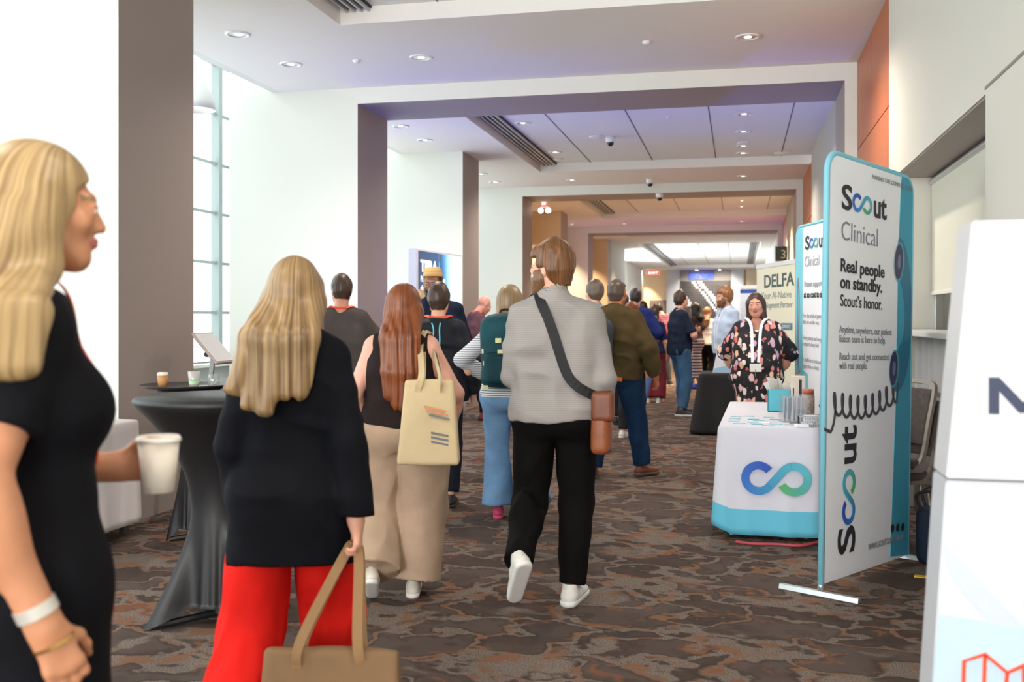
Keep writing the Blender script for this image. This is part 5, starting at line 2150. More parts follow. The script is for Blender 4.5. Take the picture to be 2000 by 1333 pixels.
p = Person('woman with a black bob in a striped skirt and blue shoes behind the folded arms', -.87, 21.3, 60, H=1.76, skin='#d9a48a', female=True, head=(15, 0, 0),
           arms={1: dict(p=(.05, .25, -.25), pole=(1, -.6, -.2)), -1: dict(p=(.0, .22, -.32), pole=(-1, -.6, -.2))})
p.body(face=True)
p.shirt(cloth('top_umber', '#4a3c3c', .85), sleeve=.9, hem=.95, inf=.016)
p.hair_long(H_black, length=.24, width=.10, thick=.02)
p.skirt(stripes('cloth_striped_skirt', '#b9aab4', '#3c3440', 2, 16, .85), .22, 1.06, .17, .12, .012)
p.shoes(mat('shoe_blue', '#2138b8', .5), M_dsole)

p = Person('woman with long brown hair in a white tee and black trousers seen from behind', -.685, 22.89, -18, H=1.69, skin='#d8a58c', female=True, w=1.08, head=(20, 0, 0),
           feet={-1: dict(p=(-.08, .05, .085)), 1: dict(p=(.1, -.15, .12), pitch=20)})
p.body(face=True)
p.shirt(cloth('tee_white', '#dfdcd8', .85), sleeve=.8, hem=.90, inf=.024, box=.03)
p.hair_long(hair_mat('hair_chestnut', '#5d3a28', '#80543a'), length=.34, width=.10, thick=.016)
p.trousers(cloth('trouser_black', '#0d0c0c', .85), rad=(.095, .07, .05, .05))
p.shoes(mat('trainer_white', '#dedbd6', .55), M_wsole)

p = Person('bearded man in a pale blue shirt with a white lanyard behind the black-draped table', -.175, 14.70, 118, H=1.865, skin='#cf9a78', head=(10, 3, 0), w=1.12,
           arms={-1: dict(p=(-.06, .06, -.52)), 1: dict(p=(.07, .0, -.52))})
p.body(face=True, brow=H_brown)
p.hair_short(hair_mat('hair_light_brown', '#7d4f2c', '#a87342'), thick=.014, top=.036, swept=1, amp=.006)
p.beard(H_beard, .009)
p.shirt(cloth('shirt_pale_blue', '#b9c9dd', .8), sleeve=2, hem=.90, inf=.022, box=.02, amp=.012, armr=(.066, .058, .046), collar=.09)
p.trousers(cloth('trouser_navy', '#1f2a48', .85))
p.shoes(mat('shoe_brown', '#6b3f28', .45), M_dsole)
p.lanyard(M_white_band, M_badge, drop=.40, w=.02)

# ------------------------------------------------------------------ booth woman
p = Person('smiling woman with tied-back dark hair in a floral dress standing behind the white booth table', .161, 9.80, 176, H=1.685, skin='#cf9279', female=True, w=1.24, head=(3, 0, 3), gut=1.0,
           arms={-1: dict(p=(-.02, -.16, -.46), pole=(-1, -.35, 0)), 1: dict(p=(.02, -.16, -.46), pole=(1, -.35, 0))}, hipw=1.1)
p.body(brow=H_dkbrown, lips='#b05a55')
p.hair_long(H_dkbrown, length=.12, width=.062, thick=.009, amp=.002, front=.050, drape=[(0, -.05, -.04), (0, -.075, -.08), (0, -.085, -.11)])
M_fl = floral()
p.shirt(M_fl, sleeve=1.0, hem=.86, inf=.022, box=.03, amp=.008, name='dress_top', armr=(.074, .074, .05), cuff=.012, vneck=.10)
p.skirt(M_fl, .28, 1.0, .27, .165, .022, 'dress_skirt', 1.1)
p.shoes(mat('shoe_black', '#1b1919', .4), M_dsole, 'pump')
p.lanyard(M_white_band, M_badge, drop=.36, w=.026)
p.strap([(0, .3, 1.02 * p.k), (.005, .3, .93 * p.k), (.0, .3, .84 * p.k)], .006, mat('cord_yellow', '#b98a2c', .6), 'yellow_cord', key='shirt', off=.012)
# ================================================================== booth banners
M_fab_white = mat('banner_white', '#f1f2f7', .7, bump=.03, bscale=500)
M_fab_aqua = mat('banner_aqua', '#3f9fbb', .7, bump=.03, bscale=500)
M_sleeve = mat('banner_edge_aqua', '#83c6d8', .6)
M_ink = mat('ink_black', '#2b2a30', .6)
M_inkgrey = mat('ink_grey', '#80828a', .6)
M_inklight = mat('ink_light_grey', '#a6a8b0', .6)
M_logo = ramp_attr('logo_gradient', [(0, '#2449ae'), (.25, '#3570c4'), (.5, '#3f9fbf'), (.72, '#55b3c4'), (.86, '#4aa79a'), (1, '#57ae62')])


def frame_banner(label, x, y, rz, W, H, tilt=0):
    t = root('banner_stand', label, 'banner', (x, y, 0))
    t.rotation_euler = (0, R(tilt), rz)
    out = round_rect(W, H - .06, .11, 8, 0, .06, (0, 0, 1, 1))
    # fabric pillowcase
    link('fabric', extrude_poly([(a * .996 + .002, b) for a, b in out], .022, .004), M_fab_white, t)
    # tube frame edge round three sides
    path = [(0, .011, .06)] + [(a, .011, b) for a, b in out[2:]][::-1] + [(W, .011, .06)]
    path = [(a, .011, b) for a, b in [(W, .06)] + out[2:] + [(0, .06)]]
    link('edge_sleeve', sweep(path, circ(.017, 10), up=(0, 1, 0)), M_sleeve, t, smooth=True)
    s = math.sin(R(tilt))
    for k, xx in enumerate((.0, W)):
        dz = xx * s
        link('foot', sweep([(xx, -.20, .014 + dz), (xx, .24, .014 + dz)], [(-.022, -.012), (.022, -.012), (.016, .012), (-.016, .012)]), M_alu, t)
        link('post', sweep([(xx, .011, .02 + dz), (xx, .011, .075)], circ(.016, 12)), M_alu, t, smooth=True)
    return t


TH = 1.9
B1 = frame_banner('tall white and aqua banner stand with a telephone handset picture, nearest the camera', .425, 5.56, math.atan2(.864, .504), 1.13, 2.335, TH)
_s = math.sin(R(TH))


def b1(x, z):
    return x - z * _s, z + x * _s


FZ = (0, 0, 0)
# aqua band down the right side with a curved inner edge
inner = [b1(*q) for q in ((.86, .06), (.90, .5), (.945, 1.0), (.963, 1.5), (.985, 1.9), (1.02, 2.26), (1.045, 2.36))]
poly = [(x, z) for x, z in inner]
poly[-1] = (poly[-1][0], 2.330)
rc_ = round_rect(1.13, 2.335 - .06, .11, 8, 0, .06, (0, 0, 1, 1))
right = [(1.122, .062), (1.122, 2.2)] + [(1.13 - .11 + .104 * math.cos(a), 2.225 + .104 * math.sin(a)) for a in np.linspace(0, PI / 2, 7)]
poly2 = [q for q in inner[:-1]] + [(inner[-1][0] - .01, 2.329)] + [q for q in right[::-1] if q[0] > inner[-1][0] - .005]
link('aqua_band', extrude_poly(poly2, .003), M_fab_aqua, B1, (0, -.003, 0))


def txt(B, s, size, m, xz, w=None, bold=0, rot=0, mapper=None, y=-.003, name='lettering', align='LEFT'):
    x, z = mapper(*xz) if mapper else xz
    return lettering(s, size, m, B, (x, y, z), (0, R(-rot), 0), bold, align, w, .0008, name)


def logo_word(B, x, z, h, total, mapper=None, rot=0, ink=None):
    """the word: dark S, an infinity ribbon for 'co', dark ut; height h of the S"""
    x, z = mapper(x, z) if mapper else (x, z)
    a = R(rot)
    ca, sa = math.cos(a), math.sin(a)
    P = lambda u, v: (x + u * ca - v * sa, -.0035, z + u * sa + v * ca)
    ink = ink or M_ink
    ry = (0, -a, 0)
    sw = total * .215
    o = lettering('S', h * 1.36, ink, B, P(0, 0), ry, .0035 * h / .14, 'LEFT', sw, .0008)
    xh = h * .74
    rad = xh * .5
    scl = total * .435 / 4
    me = infinity_mark(1, w=.42, depth=.006)
    v = np.empty(len(me.vertices) * 3, np.float32); me.vertices.foreach_get('co', v); v = v.reshape(-1, 3)
    v[:, 0] *= scl; v[:, 2] *= rad; v[:, 1] *= .2
    me.vertices.foreach_set('co', v.ravel())
    link('logo_ribbon', me, M_logo, B, P(total * .235, rad * 1.0), ry)
    lettering('ut', h * 1.36, ink, B, P(total * .70, 0), ry, .0045 * h / .14, 'LEFT', total * .30, .0008)


logo_word(B1, .213, 2.04, .140, .585, b1)
txt(B1, 'MAKING THE COMPLEX EASIER', .034, M_inkgrey, (.60, 2.238), .585, mapper=b1, y=-.0055)
txt(B1, 'Clinical', .150, M_inkgrey, (.207, 1.872), .465, mapper=b1, bold=-.0015)
txt(B1, 'Real people', .098, M_ink, (.201, 1.702), .57, mapper=b1, bold=.0022)
txt(B1, 'on standby.', .098, M_ink, (.201, 1.613), .54, mapper=b1, bold=.0022)
txt(B1, 'Scout\u2019s honor.', .092, M_ink, (.201, 1.515), .54, mapper=b1, bold=.0004)
txt(B1, 'Anytime, anywhere, our patient', .056, M_inkgrey, (.189, 1.372), .69, mapper=b1)
txt(B1, 'liaison team is here to help.', .056, M_inkgrey, (.189, 1.322), .60, mapper=b1)
txt(B1, 'Reach out and get connected', .056, M_inkgrey, (.189, 1.227), .65, mapper=b1)
txt(B1, 'with real people.', .056, M_inkgrey, (.189, 1.177), .35, mapper=b1)
txt(B1, 'WWW.SCOUTCLINICAL.COM', .048, M_inkgrey, (.55, .150), .50, mapper=b1, y=-.0055)
logo_word(B1, .375, .165, .215, .69, b1, rot=90)
for k in range(3):
    x, z = b1(.885 + .075 * k, .222 - .008 * k)
    link('social_icon', extrude_poly([(.024 * math.cos(a), .024 * math.sin(a)) for a in np.linspace(0, 2 * PI, 25)[:-1]], .0015), M_ink, B1, (x, -.0062, z))
# telephone handset artwork
M_hs = mat('handset_teal', '#1f7494', .55)
M_hs2 = mat('handset_teal_light', '#479fbe', .55)
M_ear = mat('handset_navy', '#2b3057', .5)
hs = [(.975, 1.905), (1.05, 1.90), (1.12, 1.80), (1.165, 1.62), (1.175, 1.47), (1.155, 1.30), (1.10, 1.14), (1.02, 1.04), (.93, 1.02), (.875, 1.06),
      (.93, 1.18), (.975, 1.27), (1.03, 1.32), (1.06, 1.42), (1.06, 1.52), (1.03, 1.63), (.99, 1.70)]
hs = [tuple(v)[::2] for v in [Vector((x, 0, z)) for x, z in hs]]
hp_ = [(v.x, v.z) for v in spline([(min(b1(x, z)[0], 1.118), 0, b1(x, z)[1]) for x, z in hs], 6, True)]
link('handset_picture', extrude_poly(hp_, .002), M_hs, B1, (0, -.0052, 0))
for (cx, cz, ax, az) in ((.974, 1.783, .058, .105), (.898, 1.155, .056, .100)):
    X_, Z_ = b1(cx, cz)
    for r_, mm, dy, sx in ((1.12, M_hs2, -.0064, .012), (1.0, M_ear, -.0072, 0), (.42, mat('handset_grille', '#6d7098', .5), -.0080, .004)):
        el = [(ax * r_ * math.cos(a) + sx, az * r_ * math.sin(a)) for a in np.linspace(0, 2 * PI, 37)[:-1]]
        link('handset_picture', extrude_poly(el, .0012), mm, B1, (X_, dy, Z_), (0, R(8), 0))
cd = []
N = 9
for k in range(N * 16 + 1):
    q = k / (N * 16)
    a = 2 * PI * N * q - PI / 2
    bx, bz = .085 + .86 * q, (1.01 - .055 * math.sin(PI * min(1, q * 1.05)) - (.10 if q < .06 else 0) * (1 - q / .06))
    x, z = b1(bx + .030 * math.cos(a), bz + .060 * math.sin(a))
    cd.append((x, -.004, z))
cd = [(b1(.012, .87)[0], -.004, b1(.012, .87)[1])] + cd + [(b1(.965, 1.07)[0], -.006, b1(.965, 1.07)[1])]
link('cord_picture', sweep(cd, [(-.0085, -.002), (.0085, -.002), (.0085, .002), (-.0085, .002)], ups=[(0, 1, 0)] * len(cd)), mat('cord_charcoal', '#45454d', .6), B1)

B2 = frame_banner('white and aqua banner stand behind the booth table, half hidden by the handset banner', 0.52, 10.02, math.atan2(-1.004, .221), 1.03, 2.30, .8)
link('aqua_band', extrude_poly([(.003, .062), (.25, .062), (.46, .55), (.40, .95), (.26, .98), (.225, 1.3), (.225, 2.296), (.11, 2.296), (.04, 2.27), (.004, 2.19)], .003), mat('banner_aqua_pale', '#82cfe0', .7), B2, (0, -.003, 0))
logo_word(B2, .30, 2.08, .125, .60)
txt(B2, 'Clinical', .135, M_inklight, (.285, 1.925), .44, bold=-.001)
txt(B2, 'Patient support', .072, M_inklight, (.28, 1.742), .53)
txt(B2, 'at no cost to sites', .082, M_ink, (.265, 1.642), .66, bold=.0016)
for k, (s, w) in enumerate((('For the trial of patient', .62), ('that are on the way.', .5), ('Scout patient and caregiver', .66), ('transport of any kind.', .5), ('A staff that is real and', .56), ('support from our family.', .5))):
    txt(B2, s, .055, M_inklight, (.24, 1.46 - .055 * (k % 2) - .20 * (k // 2)), w)
logo_word(B2, .90, -.02 + .10, .20, .66, rot=90)
link('cord_picture', tube([(.12, -.005, .93), (.075, -.005, 1.2), (.07, -.005, 1.6), (.085, -.005, 1.80), (.105, -.005, 1.80), (.125, -.005, 1.6), (.11, -.005, 1.2), (.16, -.005, .95)], .006, 6), mat('cord_picture_grey', '#77808c', .6), B2, smooth=True)
link('plug_picture', lathe([(0, -.03), (.035, -.03), (.035, .03), (0, .03)], 16), mat('plug_beige', '#c9a691', .6), B2, (.13, -.006, .90))


def rollup(name, label, x, y, rz, W, H, m, base=M_alu):
    t = root(name, label, 'banner', (x, y, 0), rz)
    link('panel', boxes([(W / 2, .0, (H + .09) / 2, W, .006, H - .09)], .001), m, t)
    link('top_rail', boxes([(W / 2, 0, H - .012, W + .01, .022, .05)], .004), mat('rail_white', '#e4e4e2', .4), t)
    link('base_cassette', boxes([(W / 2, .02, .045, W + .03, .16, .09)], .01), base, t)
    link('support_pole', sweep([(W / 2, .03, .08), (W / 2, .025, H - .03)], circ(.008, 8)), M_alu, t)
    return t


D_ = rollup('rollup_banner', 'pale yellow roll-up banner with large dark green capitals behind the booth woman', .205, 12.33, math.atan2(-.952, .305), 1.22, 2.06, mat('rollup_yellow', '#efead0', .6))
M_dg = mat('ink_green', '#4a5d58', .6)
M_dgl = mat('ink_green_light', '#8d9a92', .6)
lettering('DELFA', .20, M_dg, D_, (.25, -.005, 1.80), (0, 0, 0), .004, 'LEFT', .94)
lettering('Your AI-Native', .11, M_dgl, D_, (.17, -.005, 1.67), (0, 0, 0), 0, 'LEFT', .95)
lettering('Development Partner', .10, M_dgl, D_, (.10, -.005, 1.565), (0, 0, 0), 0, 'LEFT', 1.05)
link('blue_label', boxes([(.98, -.004, 1.36, .34, .004, .075)]), mat('label_slate_blue', '#5f7f95', .6), D_)
lettering('CONTACT', .05, mat('sign_white', '#e9ece4', .5), D_, (.86, -.007, 1.343), (0, 0, 0), 0, 'LEFT', .24)
S_ = rollup('rollup_banner', 'small white roll-up banner with blue blocks left of the pale yellow one', .02, 14.9, math.atan2(-.45, .89), .80, 1.90, mat('rollup_white', '#e6e9f0', .6))
M_rb = mat('rollup_blue', '#33579f', .6)
link('blue_stripe', boxes([(.425, -.004, 1.83, .85, .004, .05)]), M_rb, S_)
for z, w in ((1.58, .42), (1.46, .36), (1.28, .40)):
    link('blue_block', boxes([(.10 + w / 2, -.004, z, w, .004, .085)]), M_rb, S_)
link('blue_block', boxes([(.42, -.004, .98, .70, .004, .30)]), mat('rollup_blue_bright', '#2f78c4', .6), S_)


# ================================================================== draped tables
def rounded_loop(w, l, r, n=10, step=.03):
    """points round a rounded rectangle centred at origin with outward normals"""
    out = []
    hw, hl = w / 2, l / 2
    for cx, cy, a0 in ((hw - r, hl - r, 0), (-hw + r, hl - r, 90), (-hw + r, -hl + r, 180), (hw - r, -hl + r, 270)):
        for k in range(n + 1):
            a = R(a0 + 90 * k / n)
            out.append((cx + r * math.cos(a), cy + r * math.sin(a)))
    dense = []
    m = len(out)
    for i in range(m):
        a, b = Vector(out[i]), Vector(out[(i + 1) % m])
        L = (b - a).length
        q = max(1, int(L / step))
        for j in range(q):
            dense.append(a.lerp(b, j / q))
    return dense


def drape(w, l, h, zb, flare, amp, freq, band=None, seed=0, rtop=.02, lift=None):
    """tablecloth: flat top, sides falling to zb with soft folds; band = height below which material 1 is used"""
    lp = rounded_loop(w, l, .05)
    m = len(lp)
    nrm = []
    for i in range(m):
        t = (lp[(i + 1) % m] - lp[i - 1]).normalized()
        nrm.append(Vector((t.y, -t.x)))
    zs = [h, h - .006, h - .02]
    nz = 16
    for k in range(1, nz + 1):
        zs.append(h - .02 - (h - .02 - zb) * k / nz)
    if band:
        zs = sorted(set([round(z, 4) for z in zs] + [band + .001, band - .001]), reverse=True)
    bm = bmesh.new()
    rows = []
    rng = random.Random(seed)
    ph = [rng.uniform(0, 6.28) for _ in range(4)]
    for z in zs:
        d = (h - z) / max(h - zb, 1e-6)
        row = []
        s = 0
        for i, p in enumerate(lp):
            s += (lp[i] - lp[i - 1]).length if i else 0
            f = amp * (d ** .8) * (math.sin(s * freq + ph[0]) * .6 + math.sin(s * freq * 1.9 + ph[1]) * .3 + math.sin(s * freq * .53 + ph[2]) * .5)
            rr = -.004 if z == h else 0 if z > h - .01 else .006
            corner = 0
            q = p + nrm[i] * (rr + flare * d + f)
            zz = z
            if lift:
                zz = z + lift(p.x, p.y, d)
            row.append(bm.verts.new((q.x, q.y, zz)))
        rows.append(row)
    bm.faces.new(rows[0])
    for a, b, z in zip(rows[:-1], rows[1:], zs[1:]):
        for k in range(m):
            f = bm.faces.new((a[k], a[(k + 1) % m], b[(k + 1) % m], b[k]))
            if band and z < band:
                f.material_index = 1
    # a little thickness at the hem: inner skirt
    inner = [bm.verts.new((v.co.x * .985, v.co.y * .99, v.co.z)) for v in rows[-1]]
    for k in range(m):
        f = bm.faces.new((rows[-1][k], rows[-1][(k + 1) % m], inner[(k + 1) % m], inner[k]))
        f.material_index = 1 if band else 0
    me = bm_mesh(bm)
    me.polygons.foreach_set('use_smooth', [True] * len(me.polygons))
    return me


def table_legs(t, w, l, h, m=None):
    m = m or M_alu
    link('tabletop', boxes([(0, 0, h - .025, w - .03, l - .03, .03)], .004), mat('tabletop_grey', '#8d8d8d', .6), t)
    for x in (-1, 1):
        for y in (-1, 1):
            link('leg', sweep([(x * (w / 2 - .08), y * (l / 2 - .1), 0), (x * (w / 2 - .08), y * (l / 2 - .1), h - .03)], circ(.014, 8)), m, t)


tx, ty, tl, tw, th = .215, 7.95, 2.08, .64, .73
t = root('booth_table', 'long booth table under the white cloth with the ribbon logo', 'table', (tx, ty, 0), R(-1.5))
table_legs(t, tw, tl, th)
cl = tag(link('tablecloth', drape(tw, tl, th + .004, .03, .035, .010, 26, .195, 3, lift=lambda x, y, d: .05 * d * max(0, (-x / (tw / 2)) - .75) * 4 * (1 if y < -tl / 2 + .3 else .2)),
               [mat('cloth_table_white', '#d3d3dd', .75, bump=.05, bscale=300), mat('cloth_table_aqua', '#62bcd6', .75)], None, (tx, ty, 0), (0, 0, R(-1.5))),
         'white fitted cloth with an aqua hem and a ribbon logo on the booth table', 'tablecloth')
lm = infinity_mark(.110, w=.47, depth=.002)
v = np.empty(len(lm.vertices) * 3, np.float32); lm.vertices.foreach_get('co', v); v = v.reshape(-1, 3)
v[:, 1] -= (.046 + .0); lm.vertices.foreach_set('co', v.ravel())
link('logo_ribbon', lm, M_logo, cl, (-.17, -tl / 2 - .012, .41), (R(3.0), 0, 0))
tag(link('floor_cable', tube([(-.02, 6.74, .012), (.10, 6.70, .012), (.24, 6.72, .012), (.38, 6.71, .012), (.5, 6.85, .012)], .010, 8), mat('cable_red', '#b0434d', .5), smooth=True),
    'red cable on the carpet under the hem of the booth tablecloth', 'cable')

# things on the booth table (zt = top)
zt = th + .0045
rng = random.Random(4)
M_card_a = mat('card_aqua', '#7cc8dc', .5)
M_card_w = mat('card_white', '#e9eef2', .5)
M_card_g = mat('card_grey', '#b9c4cc', .5)
M_card_t = mat('card_teal', '#3f9aa6', .5)
spots = [(-.02, 7.62, M_card_g, 'grey'), (-.03, 7.45, M_card_a, 'aqua'), (-.035, 7.28, M_card_g, 'grey'), (.0, 7.12, M_card_a, 'aqua'), (.07, 7.66, M_card_a, 'aqua'),
         (.10, 7.42, M_card_t, 'teal'), (.13, 7.36, M_card_a, 'aqua'), (.09, 7.22, M_card_a, 'aqua'), (.115, 7.10, M_card_t, 'teal'), (.17, 7.20, M_card_w, 'white'),
         (.21, 7.60, M_card_a, 'aqua'), (.25, 7.44, M_card_t, 'teal'), (.24, 7.12, M_card_a, 'aqua'), (.19, 7.02, M_card_a, 'aqua'), (.30, 7.20, M_card_w, 'white')]
for k, (x, y, m, cn) in enumerate(spots):
    o = link('handout_card', boxes([(0, 0, .0015, .075, .05, .003)], .0008), m, None, (x, y, zt), (0, 0, rng.uniform(-.3, .3)))
    tag(o, 'small %s card lying among the handouts on the booth table' % cn, 'card', 'cards on the booth table')
M_acr = glassy('acrylic_clear', (.98, .99, 1), .12, .03, .04, '#e8eef5')


def open_box(w, l, h, t_=.004):
    return boxes([(0, 0, t_ / 2, w, l, t_), (-w / 2 + t_ / 2, 0, h / 2, t_, l, h), (w / 2 - t_ / 2, 0, h / 2, t_, l, h), (0, -l / 2 + t_ / 2, h / 2, w, t_, h), (0, l / 2 - t_ / 2, h / 2, w, t_, h)])


bx, by = .36, 7.30
t = root('acrylic_bin', 'clear acrylic bin holding silver sachets on the booth table', 'container', (bx, by, zt))
link('bin_wall', open_box(.18, .16, .19), M_acr, t)
M_foil = mat('sachet_foil', '#c9cbd3', .35, .25, bump=.4, bscale=40)
for k in range(9):
    bm = bmesh.new()
    bbox(bm, (0, 0, .085), (.036, .010, .165))
    bmesh.ops.bevel(bm, geom=bm.edges[:], offset=.003, segments=1, affect='EDGES')
    o = link('foil_sachet', bm_mesh(bm), M_foil, None, (bx - .06 + .030 * (k % 5) + (.012 if k > 4 else 0), by - .035 + .065 * (k // 5), zt + .006), (rng.uniform(-.08, .04), rng.uniform(-.05, .05), rng.uniform(1.0, 1.4)))
    tag(o, 'silver foil sachet standing in the clear acrylic bin', 'sachet', 'sachets in the acrylic bin')
t = root('gift_box', 'aqua gift box with white tissue paper at the back of the booth table', 'box', (.30, 8.15, zt))
link('box', open_box(.17, .14, .17), mat('gift_aqua', '#4db4c6', .5), t)
bm = bmesh.new()
for k in range(14):
    a = rng.uniform(0, 6.28)
    r_ = rng.uniform(.01, .07)
    p0 = Vector((r_ * math.cos(a), r_ * .8 * math.sin(a), .14))
    p1 = p0 + Vector((rng.uniform(-.05, .05), rng.uniform(-.04, .04), rng.uniform(.07, .13)))
    sd_ = Vector((rng.uniform(-.04, .04), rng.uniform(-.04, .04), .01))
    vs = [bm.verts.new(q) for q in (p0 - sd_ * .6, p0 + sd_ * .6, p1 + sd_, p1 - sd_)]
    bm.faces.new(vs)
bmesh.ops.solidify(bm, geom=bm.faces[:], thickness=.002)
link('tissue_paper', bm_mesh(bm), mat('tissue_white', '#efeeea', .8), t)
t = root('tall_carton', 'tall cream carton with a dark printed stripe standing on the booth table', 'box', (.435, 8.0, zt), R(4))
link('carton', boxes([(0, 0, .14, .10, .07, .28)], .003), mat('carton_cream', '#ddd2c6', .6), t)
link('printed_stripe', boxes([(.012, -.036, .16, .020, .002, .19)]), M_ink, t)
link('printed_stripe', boxes([(-.038, -.036, .12, .008, .002, .14)]), M_ink, t)
t = root('snack_jar', 'clear jar with a red and green lid behind the acrylic bin', 'jar', (.49, 7.72, zt))
link('jar_body', lathe([(0, 0), (.042, 0), (.045, .01), (.045, .15), (.038, .165), (0, .165)], 24), mat('jar_contents', '#a08d84', .3, var=.5, vscale=40), t, smooth=True)
link('lid', lathe([(0, .20), (.040, .20), (.042, .166), (0, .165)], 24), mat('jar_lid', '#c4634f', .5, var=.6, vscale=9), t, smooth=True)
t = root('wire_basket', 'grey ribbed basket with white packets at the banner end of the booth table', 'basket', (.455, 7.04, zt))
bm = bmesh.new()
w_, l_, h_ = .15, .13, .07
for k in range(11):
    x = -w_ / 2 + w_ * k / 10
    for y in (-l_ / 2, l_ / 2):
        bbox(bm, (x, y, h_ / 2), (.005, .005, h_))
for k in range(9):
    y = -l_ / 2 + l_ * k / 8
    for x in (-w_ / 2, w_ / 2):
        bbox(bm, (x, y, h_ / 2), (.005, .005, h_))
for z in (.003, h_):
    for y in (-l_ / 2, l_ / 2):
        bbox(bm, (0, y, z), (w_ + .008, .008, .006))
    for x in (-w_ / 2, w_ / 2):
        bbox(bm, (x, 0, z), (.008, l_ + .008, .006))
bbox(bm, (0, 0, .004), (w_, l_, .004))
link('basket', bm_mesh(bm), mat('basket_grey', '#8b8e92', .4, .5), t)
for k in range(3):
    o = link('paper_packet', boxes([(0, 0, .012, .085, .06, .02)], .006), M_card_w, None, (.455 + (k - 1) * .008, 7.04, zt + .007 + .021 * k), (0, 0, (k - 1) * .25))
    tag(o, 'white paper packet heaped in the grey basket', 'packet', 'packets in the grey basket')
o = tag(link('paper_packet', boxes([(0, 0, .012, .085, .055, .022)], .006), M_card_w, None, (.40, 6.955, zt), (0, 0, .35)),
        'white paper packet lying in front of the grey basket', 'packet')
for k in range(4):
    tag(link('brochure_stack', boxes([(0, 0, .004, .15, .21, .008)], .001), M_card_w, None, (.47, 7.45, zt + .0082 * k), (0, 0, .04 * k)),
        'white brochure in the low stack beside the acrylic bin', 'brochure', 'stacked white brochures').name = 'brochure'
sn = root('counter_sign', 'small white and orange counter sign on the black-draped table', 'sign', (-.17, 13.12, .765), R(-14))
link('card', extrude_poly([(-.16, 0), (.16, 0), (.20, .36), (-.10, .36)], .006), mat('sign_card_white', '#e9ecef', .5), sn, rot=(R(-8), 0, 0))
link('orange_mark', extrude_poly([(-.06, .17), (.08, .17), (.10, .27), (.02, .31), (-.04, .26)], .003), mat('mark_orange', '#e58a55', .5), sn, (0, -.004, .0), (R(-8), 0, 0))
link('blue_mark', extrude_poly([(-.15, .01), (.15, .01), (.16, .13), (-.14, .05)], .003), mat('mark_blue', '#9ecbe6', .5), sn, (0, -.004, .0), (R(-8), 0, 0))
link('easel_back', boxes([(0, .04, .10, .06, .004, .2)]), M_card_w, sn, rot=(R(12), 0, 0))

# black-draped table and blue-draped table behind
t = root('draped_table', 'table hidden by a black cloth behind the booth woman', 'table', (.12, 13.35, 0), 0)
table_legs(t, 1.20, .74, .755)
tag(link('tablecloth', drape(1.20, .74, .76, .02, .11, .018, 14, None, 8), mat('cloth_table_black', '#1b1a1c', .8), None, (.12, 13.35, 0)),
    'black cloth flaring to the floor on the table behind the booth woman', 'tablecloth')
t = root('draped_table', 'table under a bright blue cloth behind the man in the pale blue shirt', 'table', (.10, 16.4, 0), 0)
table_legs(t, .9, .7, .755)
tag(link('tablecloth', drape(.9, .7, .76, .02, .08, .015, 14, None, 9), mat('cloth_table_blue', '#1d55c8', .7), None, (.10, 16.4, 0)),
    'bright blue cloth on the table behind the man in the pale blue shirt', 'tablecloth')


# ================================================================== left side: cocktail tables, tray, white table, display
def spandex(rt, h, rw, zw, rf):  # noqa
    """stretch cover: taut top, hourglass waist, four feet"""
    bm = bmesh.new()
    n = 96
    rows = []
    zs = [h, h - .012, h - .03]
    for k in range(1, 30):
        zs.append((h - .03) * (1 - k / 29))
    for z in zs:
        row = []
        for k in range(n):
            a = 2 * PI * k / n + R(20)
            lobe = abs(math.cos(2 * (a - R(20)) / 1.0)) if False else max(0, math.cos(4 * (a - R(20)))) ** 3
            if z >= h - .03:
                r = rt - (.012 if z == h else 0)
            elif z > zw:
                q = (z - zw) / (h - .03 - zw)
                r = rw + (rt - rw) * q ** 2.1
            else:
                q = (zw - z) / zw
                low = rw * (1 + .18 * q)
                r = low + (rf - low) * (q ** 1.5) * (lobe if True else 1) + .02 * q * math.sin(a * 17) * (1 - lobe) * .3
            hem = .085 * (1 - lobe) if z < .085 else 0
            zz = max(z, 0) if z >= .085 else z + hem * (1 - z / .085)
            row.append(bm.verts.new((r * math.cos(a), r * math.sin(a), zz)))
        rows.append(row)
    bm.faces.new(rows[0])
    for a, b in zip(rows[:-1], rows[1:]):
        for k in range(n):
            bm.faces.new((a[k], a[(k + 1) % n], b[(k + 1) % n], b[k]))
    me = bm_mesh(bm)
    me.polygons.foreach_set('use_smooth', [True] * len(me.polygons))
    return me


M_spx = mat('spandex_black', '#0f0f12', .5, bump=.05, bscale=500, sheen=.0)


def cocktail(label, x, y, h, rt, rz, label2, rw=.135, rf=.365):
    t = root('cocktail_table', label, 'table', (x, y, 0), rz)
    link('tabletop', lathe([(0, h - .03), (rt - .01, h - .03), (rt - .01, h - .008), (0, h - .008)], 48), mat('tabletop_black', '#222222', .5), t)
    link('pole', sweep([(0, 0, .03), (0, 0, h - .03)], circ(.035, 16)), mat('pole_black', '#1c1c1e', .4), t)
    for k in range(4):
        a = R(20 + 90 * k)
        link('leg', sweep([(0, 0, .03), ((rf - .03) * math.cos(a), (rf - .03) * math.sin(a), .012)], circ(.018, 8)), mat('pole_black', '#1c1c1e', .4), t)
    tag(link('table_cover', spandex(rt, h, rw, .52, rf), M_spx, None, (x, y, 0), (0, 0, rz)), label2, 'tablecloth')
    return t


